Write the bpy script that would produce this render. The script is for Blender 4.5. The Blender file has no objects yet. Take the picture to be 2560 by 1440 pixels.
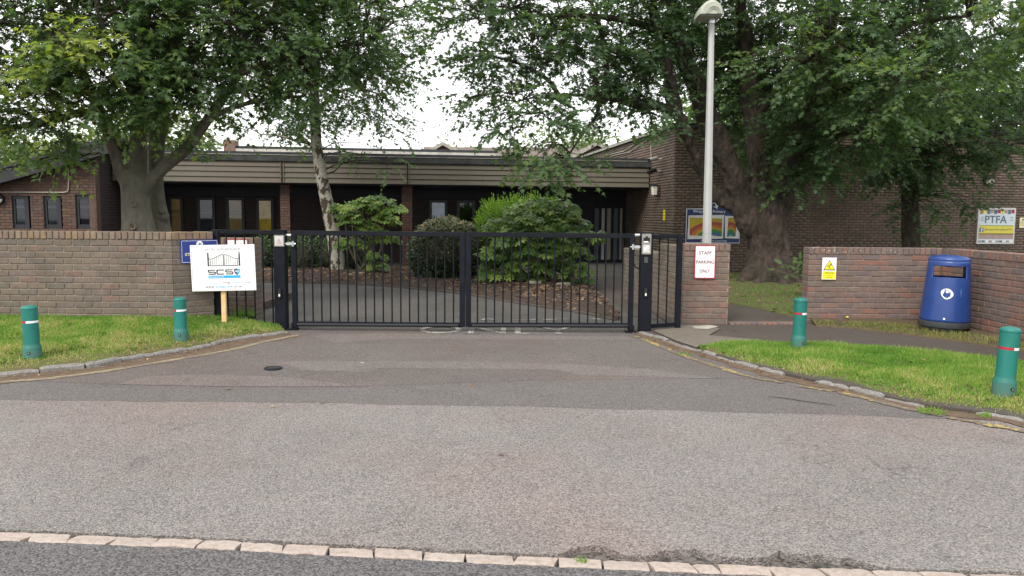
import bpy, bmesh, math, random
import numpy as np
from mathutils import Matrix, Vector, noise as mnoise

R = math.radians
random.seed(7)
rng = np.random.default_rng(11)
scene = bpy.context.scene
COL = scene.collection

# ------------------------------------------------------------------ camera, sky, sun, exposure
PITCH = math.atan(180 / 1900)
CAM_M = Matrix.Translation((0, 0, 1.5)) @ Matrix.Rotation(math.pi / 2 - PITCH, 4, 'X') @ Matrix.Rotation(0.008, 4, 'Z')
cam = bpy.data.cameras.new('camera')
cam.sensor_width = 36; cam.lens = 36 * 1900 / 2560
cam.clip_start = 0.05; cam.clip_end = 2000
cam_o = bpy.data.objects.new('camera', cam); COL.objects.link(cam_o)
cam_o.matrix_world = CAM_M
scene.camera = cam_o

SUN_EL, SUN_AZ = R(45), R(208)      # high, soft sun behind thin cloud, from behind the viewer's left shoulder
world = bpy.data.worlds.new('World'); scene.world = world; world.use_nodes = True
wt = world.node_tree; wt.nodes.clear()
sky = wt.nodes.new('ShaderNodeTexSky'); sky.sky_type = 'NISHITA'; sky.sun_disc = False
sky.sun_elevation = SUN_EL; sky.sun_rotation = SUN_AZ
cloud = wt.nodes.new('ShaderNodeMixRGB'); cloud.inputs[0].default_value = 0.86
cloud.inputs[2].default_value = (9.6, 9.5, 9.45, 1)      # white cloud cover over the blue sky
wt.links.new(sky.outputs[0], cloud.inputs[1])
bg = wt.nodes.new('ShaderNodeBackground'); bg.inputs[1].default_value = 0.1
wt.links.new(cloud.outputs[0], bg.inputs[0])
wo = wt.nodes.new('ShaderNodeOutputWorld'); wt.links.new(bg.outputs[0], wo.inputs[0])
sl = bpy.data.lights.new('sun', 'SUN'); sl.energy = 1.5; sl.angle = R(22); sl.color = (1, 0.94, 0.85)
so = bpy.data.objects.new('sun', sl); COL.objects.link(so)
_d = Vector((math.sin(SUN_AZ) * math.cos(SUN_EL), math.cos(SUN_AZ) * math.cos(SUN_EL), math.sin(SUN_EL)))
so.rotation_euler = _d.to_track_quat('Z', 'Y').to_euler(); so.location = _d * 60
vs = scene.view_settings
vs.view_transform = 'Standard'; vs.look = 'None'; vs.gamma = 1; vs.use_curve_mapping = False
vs.exposure = 1.12
scene.render.engine = 'CYCLES'
scene.cycles.max_bounces = 6; scene.cycles.diffuse_bounces = 4; scene.cycles.transparent_max_bounces = 12
scene.cycles.use_denoising = True

# ------------------------------------------------------------------ survey helpers (metres; x right, y away, z up)
_R3 = CAM_M.to_3x3()
def _ray(px, py):
    return _R3 @ Vector(((px - 1280) / 1900, (720 - py) / 1900, -1))
def at(px, py, Y):
    d = _ray(px, py); k = Y / d.y
    return Vector((d.x * k, Y, 1.5 + d.z * k))
def gp(px, py, z=0.0):
    d = _ray(px, py); k = (z - 1.5) / d.z
    return Vector((d.x * k, d.y * k, z))

# ------------------------------------------------------------------ materials
class Mt:
    def __init__(s, name):
        s.m = bpy.data.materials.new(name); s.m.use_nodes = True
        s.t = s.m.node_tree
        s.b = s.t.nodes['Principled BSDF']; s.out = s.t.nodes['Material Output']
    def n(s, typ, *pos, **kw):
        nd = s.t.nodes.new('ShaderNode' + typ)
        for k, v in kw.items():
            if hasattr(nd, k) and k not in ('inputs',):
                setattr(nd, k, v)
            else:
                s.put(nd.inputs[k], v)
        for i, v in enumerate(pos):
            if v is not None: s.put(nd.inputs[i], v)
        return nd
    def put(s, sock, v):
        if isinstance(v, bpy.types.NodeSocket): s.t.links.new(v, sock)
        elif isinstance(v, (tuple, list)) and len(v) == 3 and sock.type == 'RGBA': sock.default_value = (*v, 1)
        else: sock.default_value = v
    def pos(s):
        if not hasattr(s, '_p'): s._p = s.n('NewGeometry').outputs['Position']
        return s._p
    def obj(s):
        return s.n('TexCoord').outputs['Object']
    def scale(s, vec, sc):
        return s.n('Mapping', Vector=vec, Scale=sc).outputs[0]
    def noise(s, sc, det=3, rough=.6, vec=None):
        return s.n('TexNoise', Vector=vec or s.pos(), Scale=sc, Detail=det, Roughness=rough).outputs[0]
    def vor(s, sc, feat='F1', vec=None, out='Distance'):
        return s.n('TexVoronoi', feature=feat, Vector=vec or s.pos(), Scale=sc).outputs[out]
    def ramp(s, fac, stops, interp='LINEAR'):
        r = s.n('ValToRGB', fac); e = r.color_ramp; e.interpolation = interp
        while len(e.elements) < len(stops): e.elements.new(.5)
        for el, (p, c) in zip(e.elements, stops):
            el.position = p; el.color = (*c, 1) if len(c) == 3 else c
        return r.outputs[0]
    def mask(s, fac, lo, hi):
        return s.n('MapRange', Value=fac, **{'From Min': lo, 'From Max': hi}).outputs[0]
    def mix(s, f, a, b, bl='MIX'):
        return s.n('MixRGB', f, a, b, blend_type=bl).outputs[0]
    def math(s, op, a, b=0.0):
        return s.n('Math', a, b, operation=op).outputs[0]
    def bump(s, h, st=.4, dist=.01, nrm=None):
        nd = s.n('Bump', Height=h, Strength=st, Distance=dist)
        if nrm: s.put(nd.inputs['Normal'], nrm)
        s.t.links.new(nd.outputs[0], s.b.inputs['Normal'])
        return nd.outputs[0]
    def base(s, c, rough=.7, metal=0.0, spec=.4):
        s.put(s.b.inputs['Base Color'], c); s.put(s.b.inputs['Roughness'], rough)
        s.b.inputs['Metallic'].default_value = metal
        s.b.inputs['Specular IOR Level'].default_value = spec
        return s

def g3(v, k): return tuple(min(1, max(0, x * k)) for x in v)
def plain(name, c, rough=.5, amt=.15, sc=6, metal=0, spec=.4, bump=.1, bsc=60):
    m = Mt(name)
    f = m.noise(sc, 5)
    m.base(m.ramp(f, [(.3, g3(c, 1 - amt)), (.7, g3(c, 1 + amt))]), rough, metal, spec)
    if bump: m.bump(m.noise(bsc, 3), bump, .004)
    return m.m

def g3x(c): return g3(c, .93)
def brick_mat(name, cols, attr=False, lichen=False, moss=.0, dark=.35):
    m = Mt(name)
    rnd = m.n('Attribute', attribute_name='tint').outputs['Fac'] if attr else m.n('ObjectInfo').outputs['Random']
    n = len(cols)
    c = m.ramp(rnd, [(i / n, k) for i, k in enumerate(cols)], 'CONSTANT')
    c = m.mix(m.mask(m.noise(14, 5), .35, .75), c, m.mix(1.0, c, (.72, .7, .7), 'MULTIPLY'))
    c = m.mix(m.math('MULTIPLY', m.mask(m.noise(2.2, 5), .48, .7), .42), c, (.10, .088, .068))     # weathering
    pits = m.mask(m.noise(95, 3, .7), .62, .74)
    c = m.mix(m.math('MULTIPLY', pits, .55), c, (.03, .026, .022))
    if moss: c = m.mix(m.math('MULTIPLY', m.mask(m.noise(1.3, 4), .48, .68), moss), c, (.055, .062, .028))
    if lichen:
        v = m.mask(m.vor(26), .20, .13)
        k = m.mask(m.noise(3.2, 2), .45, .52)
        c = m.mix(m.math('MULTIPLY', v, k), c, (.52, .5, .46))
    m.base(c, .88, spec=.25)
    m.bump(m.math('ADD', m.noise(60, 6, .7), m.math('MULTIPLY', pits, -.6)), .55, .006)
    return m.m

BR_L = [g3x(c) for c in [(.178, .14, .115), (.165, .132, .11), (.185, .146, .12), (.16, .132, .113), (.175, .142, .112), (.17, .136, .117), (.168, .14, .115), (.182, .146, .115), (.158, .134, .116),
        (.18, .143, .112), (.162, .135, .115), (.192, .13, .106), (.17, .14, .118), (.164, .138, .118), (.18, .145, .12), (.15, .135, .112)]]
BR_S = [(.21, .162, .118), (.19, .15, .112), (.22, .172, .128), (.18, .14, .106), (.205, .16, .122), (.225, .165, .105), (.19, .145, .112), (.195, .138, .11)]
BR_R = [g3x(c) for c in [(.205, .135, .115), (.165, .125, .118), (.235, .125, .098), (.185, .135, .12), (.215, .14, .115), (.16, .12, .12), (.22, .135, .11),
        (.18, .14, .122), (.2, .148, .125), (.25, .13, .10), (.175, .13, .115), (.19, .14, .122), (.17, .13, .12)]]
BR_H = [(.195, .138, .112), (.168, .124, .102), (.185, .142, .116), (.165, .12, .098), (.2, .147, .122), (.175, .133, .108), (.155, .12, .102)]
BR_P = [(.19, .135, .11), (.17, .12, .10), (.2, .125, .105), (.165, .13, .108), (.22, .13, .105), (.18, .14, .118)]

MAT = {}
MAT['brick_left'] = brick_mat('weathered_brown_brick', BR_L, moss=.35)
MAT['brick_left_cope'] = brick_mat('buff_coping_brick', BR_S)
MAT['brick_right'] = brick_mat('red_purple_brick', BR_R)
MAT['brick_right_cope'] = brick_mat('lichened_brick', BR_R, lichen=True)
MAT['brick_pier'] = brick_mat('pier_brick', BR_P)
MAT['brick_green'] = brick_mat('mossy_brick', [g3(c, 1.05) for c in BR_L], moss=.7)
MAT['brick_hall'] = brick_mat('hall_brick', BR_H, moss=.45)
MAT['brick_hall_mass'] = brick_mat('hall_brick_mass', BR_H, attr=True, moss=.45)
MAT['brick_wing'] = brick_mat('wing_brick', [(.125, .07, .055), (.1, .065, .055), (.14, .082, .06), (.105, .06, .05), (.12, .078, .06)], moss=.2)
MAT['mortar'] = plain('mortar', (.21, .17, .14), .95, .3, 9)
MAT['mortar_dark'] = plain('mortar_dark', (.05, .043, .037), .95, .25, 9)
MAT['black_steel'] = plain('black_powder_coat', (.008, .0095, .014), .5, .25, 8, 0, .12, .06, 120)
MAT['galv'] = plain('galvanised_steel', (.55, .56, .57), .3, .2, 40, .9)
MAT['stainless'] = plain('brushed_stainless', (.27, .26, .24), .5, .12, 30, .5)
MAT['dark_plastic'] = plain('dark_plastic', (.02, .021, .024), .5, .1, spec=.2)
MAT['white_sign'] = plain('white_sign_face', (.74, .75, .76), .38, .02, 3, bump=0)
MAT['black_ink'] = plain('black_ink', (.025, .025, .03), .5, .05, bump=0)
MAT['grey_ink'] = plain('grey_ink', (.09, .09, .10), .5, .05, bump=0)
MAT['cyan_ink'] = plain('cyan_ink', (.02, .34, .72), .45, .04, bump=0)
MAT['pale_blue_ink'] = plain('pale_blue_ink', (.25, .5, .72), .45, .04, bump=0)
MAT['red_ink'] = plain('red_ink', (.36, .02, .04), .45, .05, bump=0)
MAT['maroon_ink'] = plain('maroon_ink', (.15, .028, .045), .5, .05, bump=0)
MAT['blue_sign'] = plain('royal_blue_sign', (.014, .035, .21), .4, .08, bump=0)
MAT['navy_sign'] = plain('navy_sign', (.012, .03, .14), .4, .08, bump=0)
MAT['yellow_sign'] = plain('yellow_sign', (.78, .68, .02), .4, .04, bump=0)
MAT['cream_ink'] = plain('cream_ink', (.75, .7, .42), .5, .05, bump=0)
MAT['white_ink'] = plain('white_ink', (.75, .77, .8), .5, .03, bump=0)
MAT['bollard'] = None
MAT['lamp_post'] = plain('grey_galvanised_post', (.36, .365, .355), .5, .07, 5, .15)
MAT['lamp_head'] = plain('pale_green_grey_hood', (.33, .35, .29), .5, .15, 14)
MAT['diffuser'] = plain('opal_diffuser', (.7, .7, .62), .3, .05, bump=0)
MAT['board'] = None
MAT['felt'] = plain('bitumen_felt', (.028, .03, .036), .8, .4, 3, bump=.3)
MAT['mossy_felt'] = plain('mossy_felt_upstand', (.04, .043, .042), .9, .55, 5, bump=.4)
MAT['navy_board'] = plain('dark_navy_board', (.012, .014, .024), .6, .2)
MAT['concrete'] = plain('weathered_concrete', (.3, .285, .24), .9, .35, 6, bump=.3)
MAT['dark_wood'] = plain('dark_stained_wood', (.02, .02, .023), .6, .3)
MAT['frame_dark'] = plain('dark_window_frame', (.016, .018, .024), .5, .2)
MAT['frame_grey'] = plain('grey_window_frame', (.05, .055, .06), .5, .2)
MAT['wood_stake'] = plain('pine_stake', (.62, .42, .2), .7, .12, 20)
MAT['stone'] = plain('rough_stone', (.2, .18, .13), .95, .4, 9, bump=.6, bsc=35)
MAT['soil'] = plain('dark_soil', (.06, .045, .035), .95, .4, 8, bump=.8, bsc=40)
MAT['aluminium'] = plain('aluminium_frame', (.55, .55, .53), .4, .06, 10, .5)
MAT['conduit'] = plain('pale_conduit', (.34, .32, .27), .5, .1)

m = Mt('green_bollard_plastic')                                    # faded turquoise plastic, dirt towards the foot as splashed mud
z = m.n('SeparateXYZ', m.obj()).outputs[2]
dirt = m.math('MULTIPLY', m.mask(m.math('ADD', z, m.math('MULTIPLY', m.noise(18, 4), .16)), .32, .08), .7)
c = m.ramp(m.noise(4, 4), [(.3, (.006, .125, .105)), (.7, (.012, .165, .135))])
c = m.mix(m.math('MULTIPLY', m.mask(m.noise(26, 7, .8, m.scale(m.pos(), (1, 1, .2))), .58, .7), .3), c, (.16, .3, .27))
m.base(m.mix(dirt, c, (.11, .108, .085)), .5, spec=.4); m.bump(m.noise(70, 3), .08, .003); MAT['bollard'] = m.m
m = Mt('blue_bin_plastic')
c = m.ramp(m.noise(5, 4), [(.3, (.013, .042, .175)), (.7, (.02, .055, .215))])
c = m.mix(m.math('MULTIPLY', m.mask(m.noise(9, 8, .75, m.scale(m.pos(), (1, 1, .25))), .62, .72), .35), c, (.12, .14, .22))
m.base(c, .33, spec=.5); m.bump(m.noise(90, 3), .06, .003); MAT['bin'] = m.m
m = Mt('painted_fascia_board')                                     # beige-grey boards, streaked and algae-tinted in places
c = m.mix(m.mask(m.noise(.5, 3), .4, .62), (.118, .108, .083), (.128, .106, .086))
st = m.noise(5, 5, .7, m.scale(m.pos(), (1, 1, .12)))
c = m.mix(m.math('MULTIPLY', m.mask(st, .5, .75), .5), c, (.085, .085, .06))
m.base(c, .75); m.bump(m.noise(30, 4), .15, .004); MAT['board'] = m.m
m = Mt('window_glass')
gl = m.n('BsdfGlossy', Color=(.9, .93, 1), Roughness=.03); tr = m.n('BsdfTransparent', Color=(.6, .63, .65))
mx = m.n('MixShader', m.n('Fresnel', IOR=1.42).outputs[0], tr.outputs[0], gl.outputs[0])
m.t.links.new(mx.outputs[0], m.out.inputs[0]); MAT['glass'] = m.m

def asphalt(name, ca, cb, stain, sc=150, big=(.35, .65), pink=.0, bumps=.8, cracks=.38):
    m = Mt(name)
    cell = m.n('TexVoronoi', Vector=m.pos(), Scale=sc)
    v = m.n('SeparateXYZ', cell.outputs['Color']).outputs[0]
    g = m.math('ADD', m.math('MULTIPLY', v, .65), m.math('MULTIPLY', m.noise(sc * .45, 3, .7), .5))
    c = m.ramp(g, [(.22, ca), (.56, g3([(x + y) / 2 for x, y in zip(ca, cb)], 1.0)), (.86, cb)])
    c = m.mix(m.math('MULTIPLY', m.mask(m.noise(.55, 5), *big), .6), c, m.mix(1.0, c, stain, 'MULTIPLY'))
    c = m.mix(m.math('MULTIPLY', m.mask(m.noise(2.7, 6, .7), .45, .8), .35), c, m.mix(1.0, c, (.66, .65, .66), 'MULTIPLY'))
    if pink: c = m.mix(m.math('MULTIPLY', m.mask(m.noise(.42, 3), .45, .62), pink), c, m.mix(1.0, c, (1.12, .93, .9), 'MULTIPLY'))
    if cracks:                                                    # hairline cracks, dark spills and scuffs
        wob = m.n('VectorMath', m.pos(), m.n('TexNoise', Vector=m.pos(), Scale=2.5, Detail=4).outputs[1], operation='ADD').outputs[0]
        ed = m.mask(m.vor(.75, 'DISTANCE_TO_EDGE', wob), .011, .004)
        ck = m.math('MULTIPLY', ed, m.mask(m.noise(.7, 2), .56, .64))
        c = m.mix(m.math('MULTIPLY', ck, cracks), c, (.02, .018, .017))
        c = m.mix(m.math('MULTIPLY', m.mask(m.noise(1.9, 3, .5), .66, .74), .4), c, m.mix(1.0, c, (.5, .5, .52), 'MULTIPLY'))
        sc_ = m.noise(1.1, 5, .6, m.scale(m.pos(), (.5, 2.2, 1)))
        c = m.mix(m.math('MULTIPLY', m.mask(sc_, .6, .75), .3), c, m.mix(1.0, c, (1.35, 1.33, 1.3), 'MULTIPLY'))
    m.base(c, .85, spec=.3)
    m.bump(m.math('ADD', m.math('MULTIPLY', cell.outputs['Distance'], -1.0), m.noise(sc * .6, 3)), bumps, .006)
    return m.m
MAT['apron'] = asphalt('old_pale_asphalt', (.086, .08, .0765), (.285, .265, .254), (.78, .77, .76), 135, pink=.55)
MAT['drive'] = asphalt('drive_asphalt', (.06, .053, .05), (.198, .178, .167), (.72, .7, .7), 170, pink=.5)
MAT['patch'] = asphalt('patch_asphalt', (.066, .059, .056), (.228, .206, .195), (.85, .82, .82), 150, pink=.5)
MAT['strip'] = asphalt('dark_strip_asphalt', (.06, .055, .053), (.198, .182, .174), (.85, .84, .84), 170)
MAT['road'] = asphalt('road_asphalt', (.046, .044, .045), (.16, .152, .154), (.85, .85, .86), 105, bumps=1.0)
MAT['footpath'] = asphalt('footpath_asphalt', (.046, .039, .033), (.115, .098, .083), (.7, .68, .66), 170)
MAT['pale_concrete'] = asphalt('path_concrete', (.11, .095, .075), (.2, .175, .145), (.75, .74, .72), 130)
MAT['inner_drive'] = asphalt('school_drive_asphalt', (.04, .038, .035), (.135, .125, .117), (.6, .62, .55), 150, big=(.4, .6))
MAT['rubble'] = asphalt('broken_asphalt', (.025, .024, .024), (.15, .135, .12), (.6, .55, .5), 60, bumps=1.0)
def ground_mix(name, a, b, c3, sc=7):
    m = Mt(name)
    c = m.mix(m.mask(m.noise(sc, 6, .7), .4, .62), a, b)
    c = m.mix(m.mask(m.noise(sc * 6, 4, .7), .5, .68), c, c3)
    m.base(c, .95, spec=.15); m.bump(m.noise(sc * 9, 5, .75), .9, .015)
    return m.m
MAT['turf'] = ground_mix('turf_soil', (.12, .095, .05), (.09, .12, .03), (.17, .14, .075))
MAT['lawn'] = ground_mix('mossy_lawn', (.09, .08, .04), (.08, .115, .03), (.14, .115, .065), 4)
MAT['debris'] = ground_mix('needle_debris', (.13, .088, .06), (.19, .135, .095), (.09, .07, .055), 12)
MAT['mulch'] = ground_mix('bark_mulch', (.04, .029, .024), (.062, .044, .036), (.10, .078, .06), 9)
MAT['dirt'] = ground_mix('dry_dirt', (.10, .075, .05), (.13, .10, .06), (.05, .038, .028), 9)
def paint(name, c, under, lo, hi, sc=22):
    m = Mt(name)
    f = m.mask(m.math('ADD', m.math('MULTIPLY', m.noise(sc, 6, .75), .7), m.math('MULTIPLY', m.noise(2.5, 3), .4)), lo, hi)
    cell = m.vor(170, out='Distance')
    m.base(m.mix(f, under, m.mix(m.mask(cell, .0, .6), c, g3(c, .72))), .8, spec=.3)
    m.bump(m.noise(90, 3), .5, .005)
    return m.m
MAT['yellow_paint'] = paint('worn_yellow_paint', (.50, .38, .10), (.12, .098, .08), .555, .65)
MAT['faded_yellow'] = paint('faded_yellow_paint', (.36, .3, .19), (.14, .115, .09), .48, .64)
MAT['white_paint'] = paint('worn_white_paint', (.5, .48, .45), (.12, .105, .098), .53, .62, 30)
m = Mt('granite_kerb')
c = m.ramp(m.noise(45, 5, .7), [(.3, (.11, .105, .1)), (.7, (.28, .27, .255))])
c = m.mix(m.math('MULTIPLY', m.mask(m.noise(7, 4), .5, .7), .6), c, (.14, .12, .085))
m.base(c, .85); m.bump(m.noise(55, 5, .7), .7, .008); MAT['granite'] = m.m
m = Mt('pale_sett_stone')
rnd = m.n('ObjectInfo').outputs['Random']
c = m.ramp(rnd, [(0, (.33, .275, .245)), (.4, (.37, .31, .272)), (.7, (.31, .265, .235)), (1, (.39, .335, .295))])
c = m.mix(m.math('MULTIPLY', m.mask(m.noise(28, 5, .7), .46, .64), .7), c, (.24, .19, .155))
c = m.mix(m.math('MULTIPLY', m.mask(m.noise(90, 4, .7), .56, .7), .5), c, (.16, .13, .11))
m.base(c, .85); m.bump(m.noise(42, 6, .7), .8, .01); MAT['sett'] = m.m

def leaf_mat(name, stops, trans=.32, rough=.45, attr=True, spec=.35):
    m = Mt(name)
    t = m.n('Attribute', attribute_name='tint').outputs['Fac'] if attr else m.n('ObjectInfo').outputs['Random']
    c = m.ramp(t, stops)
    m.base(c, rough, spec=spec)
    tl = m.n('BsdfTranslucent', Color=m.mix(1.0, c, (1.25, 1.35, .5), 'MULTIPLY'))
    mx = m.n('MixShader', trans, m.b.outputs[0], tl.outputs[0])
    m.t.links.new(mx.outputs[0], m.out.inputs[0])
    return m.m
MAT['leaf_left'] = leaf_mat('maple_leaf', [(0, (.072, .124, .064)), (.45, (.108, .184, .074)), (.75, (.175, .25, .064)), (1, (.30, .345, .072))], .55)
MAT['leaf_right'] = leaf_mat('maple_leaf_dark', [(0, (.064, .112, .066)), (.5, (.10, .172, .082)), (.8, (.155, .228, .09)), (1, (.25, .30, .08))], .55)
MAT['leaf_birch'] = leaf_mat('birch_leaf', [(0, (.056, .10, .056)), (.6, (.09, .15, .066)), (1, (.16, .19, .065))], .5)
MAT['leaf_fatsia'] = leaf_mat('glossy_palmate_leaf', [(0, (.075, .135, .032)), (.5, (.12, .2, .042)), (.85, (.18, .265, .055)), (1, (.25, .31, .085))], .32, .42, False, .32)
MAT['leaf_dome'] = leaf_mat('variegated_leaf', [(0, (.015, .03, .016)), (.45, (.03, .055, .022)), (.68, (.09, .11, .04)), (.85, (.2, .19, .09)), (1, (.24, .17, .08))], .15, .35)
MAT['leaf_conifer'] = leaf_mat('lime_conifer', [(0, (.07, .16, .018)), (.5, (.13, .27, .025)), (1, (.22, .36, .045))], .35, .6)
MAT['leaf_hedge'] = leaf_mat('hedge_leaf', [(0, (.015, .03, .014)), (.6, (.03, .065, .022)), (1, (.07, .12, .035))], .2)
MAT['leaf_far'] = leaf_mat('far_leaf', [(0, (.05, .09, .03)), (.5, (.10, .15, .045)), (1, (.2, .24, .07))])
MAT['grass'] = leaf_mat('grass_blade', [(0, (.09, .2, .03)), (.45, (.15, .29, .042)), (.75, (.235, .345, .07)), (1, (.44, .39, .19))], .42, .55)
MAT['dry_grass'] = leaf_mat('dry_grass_blade', [(0, (.09, .15, .025)), (.4, (.16, .19, .05)), (1, (.34, .27, .13))], .3, .6)
MAT['dead_leaf'] = leaf_mat('dead_leaf', [(0, (.09, .05, .03)), (.5, (.17, .10, .06)), (.85, (.26, .18, .11)), (1, (.4, .32, .2))], .1, .8)
def bark(name, a, b, lich, sc=18, st=.8, dist=.02, zs=.35):
    m = Mt(name)
    v = m.scale(m.pos(), (1, 1, zs))
    f = m.noise(sc, 8, .7, v)
    c = m.ramp(f, [(.35, a), (.65, b)])
    c = m.mix(m.math('MULTIPLY', m.mask(m.noise(1.7, 5, .65), .45, .68), .6), c, lich)
    m.base(c, .92, spec=.2); m.bump(m.math('ADD', f, m.math('MULTIPLY', m.noise(sc * 3, 4, .7, v), .5)), st, dist)
    return m.m
MAT['bark_left'] = bark('smooth_grey_bark', (.09, .083, .066), (.165, .153, .122), (.075, .084, .052), 8, 1.0, .03, .5)
MAT['bark_right'] = bark('rugged_brown_bark', (.024, .018, .016), (.105, .08, .068), (.045, .046, .032), 10, 1.0, .06, .5)
MAT['twig'] = bark('twig_bark', (.03, .026, .02), (.06, .052, .04), (.035, .04, .025), 20, .3)
MAT['stem'] = bark('pale_shrub_stem', (.10, .085, .06), (.2, .175, .13), (.09, .09, .05), 30, .4)
m = Mt('birch_bark')
v = m.scale(m.pos(), (1.0, 1.0, .55))
dia = m.mask(m.noise(9, 3, .55, v), .50, .55)
lo = m.n('SeparateXYZ', m.pos()).outputs[2]
c = m.mix(dia, m.ramp(m.noise(20, 4), [(.3, (.24, .22, .185)), (.7, (.4, .375, .32))]), m.ramp(m.noise(30, 4), [(.3, (.022, .018, .014)), (.7, (.09, .07, .05))]))
c = m.mix(m.math('MULTIPLY', m.mask(m.noise(30, 3, .6, m.scale(m.pos(), (.3, .3, 2.5))), .6, .66), .7), c, (.05, .042, .032))
m.base(c, .85, spec=.2); m.bump(dia, -.5, .02); MAT['bark_birch'] = m.m
def tint_mat(name, rough=.9):
    m = Mt(name); return m
m = Mt('roof_tiles')
c = m.ramp(m.noise(3, 5), [(.3, (.13, .105, .09)), (.7, (.2, .165, .145))])
m.base(c, .9); m.bump(m.n('TexWave', m.pos(), bands_direction='X', Scale=3.2).outputs[1], .8, .05); MAT['tiles'] = m.m
m = Mt('dim_brickwork')                                            # wall deep under the canopy, shade painted in, joints too fine to pick apart
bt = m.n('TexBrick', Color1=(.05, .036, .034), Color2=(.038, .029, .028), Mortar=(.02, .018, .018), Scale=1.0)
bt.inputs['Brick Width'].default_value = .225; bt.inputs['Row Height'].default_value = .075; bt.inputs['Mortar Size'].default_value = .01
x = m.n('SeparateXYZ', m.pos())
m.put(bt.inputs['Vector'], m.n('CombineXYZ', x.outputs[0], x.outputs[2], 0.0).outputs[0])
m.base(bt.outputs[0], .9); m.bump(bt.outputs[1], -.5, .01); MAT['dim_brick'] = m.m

# ------------------------------------------------------------------ geometry helpers
def tag(o, label=None, cat=None, group=None, kind=None):
    if label: o['label'] = label
    if cat: o['category'] = cat
    if group: o['group'] = group
    if kind: o['kind'] = kind
    return o
def link(o, parent=None):
    COL.objects.link(o)
    if parent is not None:
        o.parent = parent
        if parent.parent is None: o.matrix_parent_inverse = Matrix.Translation(parent.location).inverted()   # children are built in world metres
    return o
def thing(name, loc, label, cat, group=None):
    e = bpy.data.objects.new(name, None); e.empty_display_size = .1
    e.location = loc; COL.objects.link(e)
    return tag(e, label, cat, group)

class MB:
    def __init__(s): s.v = []; s.f = []
    def add(s, vs, fs):
        n = len(s.v); s.v += [tuple(p) for p in vs]; s.f += [tuple(i + n for i in f) for f in fs]; return s
    def hexa(s, c):                         # 8 corners: bottom 4 ccw, top 4 ccw
        return s.add(c, [(3, 2, 1, 0), (4, 5, 6, 7), (0, 1, 5, 4), (1, 2, 6, 5), (2, 3, 7, 6), (3, 0, 4, 7)])
    def box(s, x0, x1, y0, y1, z0, z1):
        return s.hexa([(x0, y0, z0), (x1, y0, z0), (x1, y1, z0), (x0, y1, z0), (x0, y0, z1), (x1, y0, z1), (x1, y1, z1), (x0, y1, z1)])
    def bar(s, a, b, w, d, up=Vector((0, 1, 0))):   # square bar from a to b
        a = Vector(a); b = Vector(b); t = (b - a).normalized(); u = t.cross(up).normalized(); w2 = u * w / 2; v = u.cross(t).normalized() * d / 2
        return s.hexa([a - w2 - v, a + w2 - v, a + w2 + v, a - w2 + v, b - w2 - v, b + w2 - v, b + w2 + v, b - w2 + v])
    def tube(s, pts, rad, k=10, cap=True, wob=0):
        pts = [Vector(p) for p in pts]; n = len(s.v); last = None
        if not hasattr(rad, '__len__'): rad = [rad] * len(pts)
        for i, p in enumerate(pts):
            t = (pts[min(i + 1, len(pts) - 1)] - pts[max(i - 1, 0)]).normalized()
            if last is None: u = t.orthogonal().normalized()
            else:
                u = (last - t * last.dot(t)).normalized()
            last = u; v = t.cross(u)
            for j in range(k):
                a = 2 * math.pi * j / k
                r = rad[i] * (1 + (random.uniform(-wob, wob) if wob else 0))
                s.v.append(tuple(p + (u * math.cos(a) + v * math.sin(a)) * r))
        for i in range(len(pts) - 1):
            for j in range(k):
                a = n + i * k + j; b = n + i * k + (j + 1) % k
                s.f.append((a, b, b + k, a + k))
        if cap:
            s.f.append(tuple(n + j for j in reversed(range(k)))); s.f.append(tuple(n + (len(pts) - 1) * k + j for j in range(k)))
        return s
    def lathe(s, prof, k=32, c=(0, 0, 0), cap=True):
        n = len(s.v)
        for r, z in prof:
            for j in range(k):
                a = 2 * math.pi * j / k
                s.v.append((c[0] + r * math.cos(a), c[1] + r * math.sin(a), c[2] + z))
        for i in range(len(prof) - 1):
            for j in range(k):
                a = n + i * k + j; b = n + i * k + (j + 1) % k
                s.f.append((a, b, b + k, a + k))
        if cap:
            s.f.append(tuple(n + j for j in reversed(range(k)))); s.f.append(tuple(n + (len(prof) - 1) * k + j for j in range(k)))
        return s
    def sheet(s, pts):                      # one polygon
        return s.add(pts, [tuple(range(len(pts)))])
    def prism(s, pts, z0, z1):              # vertical prism on a ground polygon (ccw)
        n = len(pts)
        return s.add([(p[0], p[1], z0) for p in pts] + [(p[0], p[1], z1) for p in pts],
                     [tuple(range(n, 2 * n))] + [(i, (i + 1) % n, n + (i + 1) % n, n + i) for i in range(n)])
    def xform(s, M):
        s.v = [tuple(M @ Vector(p)) for p in s.v]; return s
    def mesh(s, name, mat, smooth=False, bevel=0):
        me = bpy.data.meshes.new(name); me.from_pydata(s.v, [], s.f)
        bm = bmesh.new(); bm.from_mesh(me)
        bmesh.ops.recalc_face_normals(bm, faces=bm.faces)
        if bevel:
            bmesh.ops.bevel(bm, geom=[e for e in bm.edges if len(e.link_faces) == 2 and e.calc_face_angle(0) > .5], offset=bevel, segments=2, affect='EDGES', clamp_overlap=True)
        if smooth:
            for f in bm.faces: f.smooth = True
            for e in bm.edges:
                if len(e.link_faces) == 2 and e.calc_face_angle(0) > .7: e.smooth = False
        bm.to_mesh(me); bm.free()
        me.materials.append(MAT[mat] if isinstance(mat, str) else mat)
        return me
    def build(s, name, mat, parent=None, smooth=False, bevel=0, **tags):
        o = bpy.data.objects.new(name, s.mesh(name, mat, smooth, bevel)); link(o, parent)
        return tag(o, **tags) if tags else o

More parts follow.
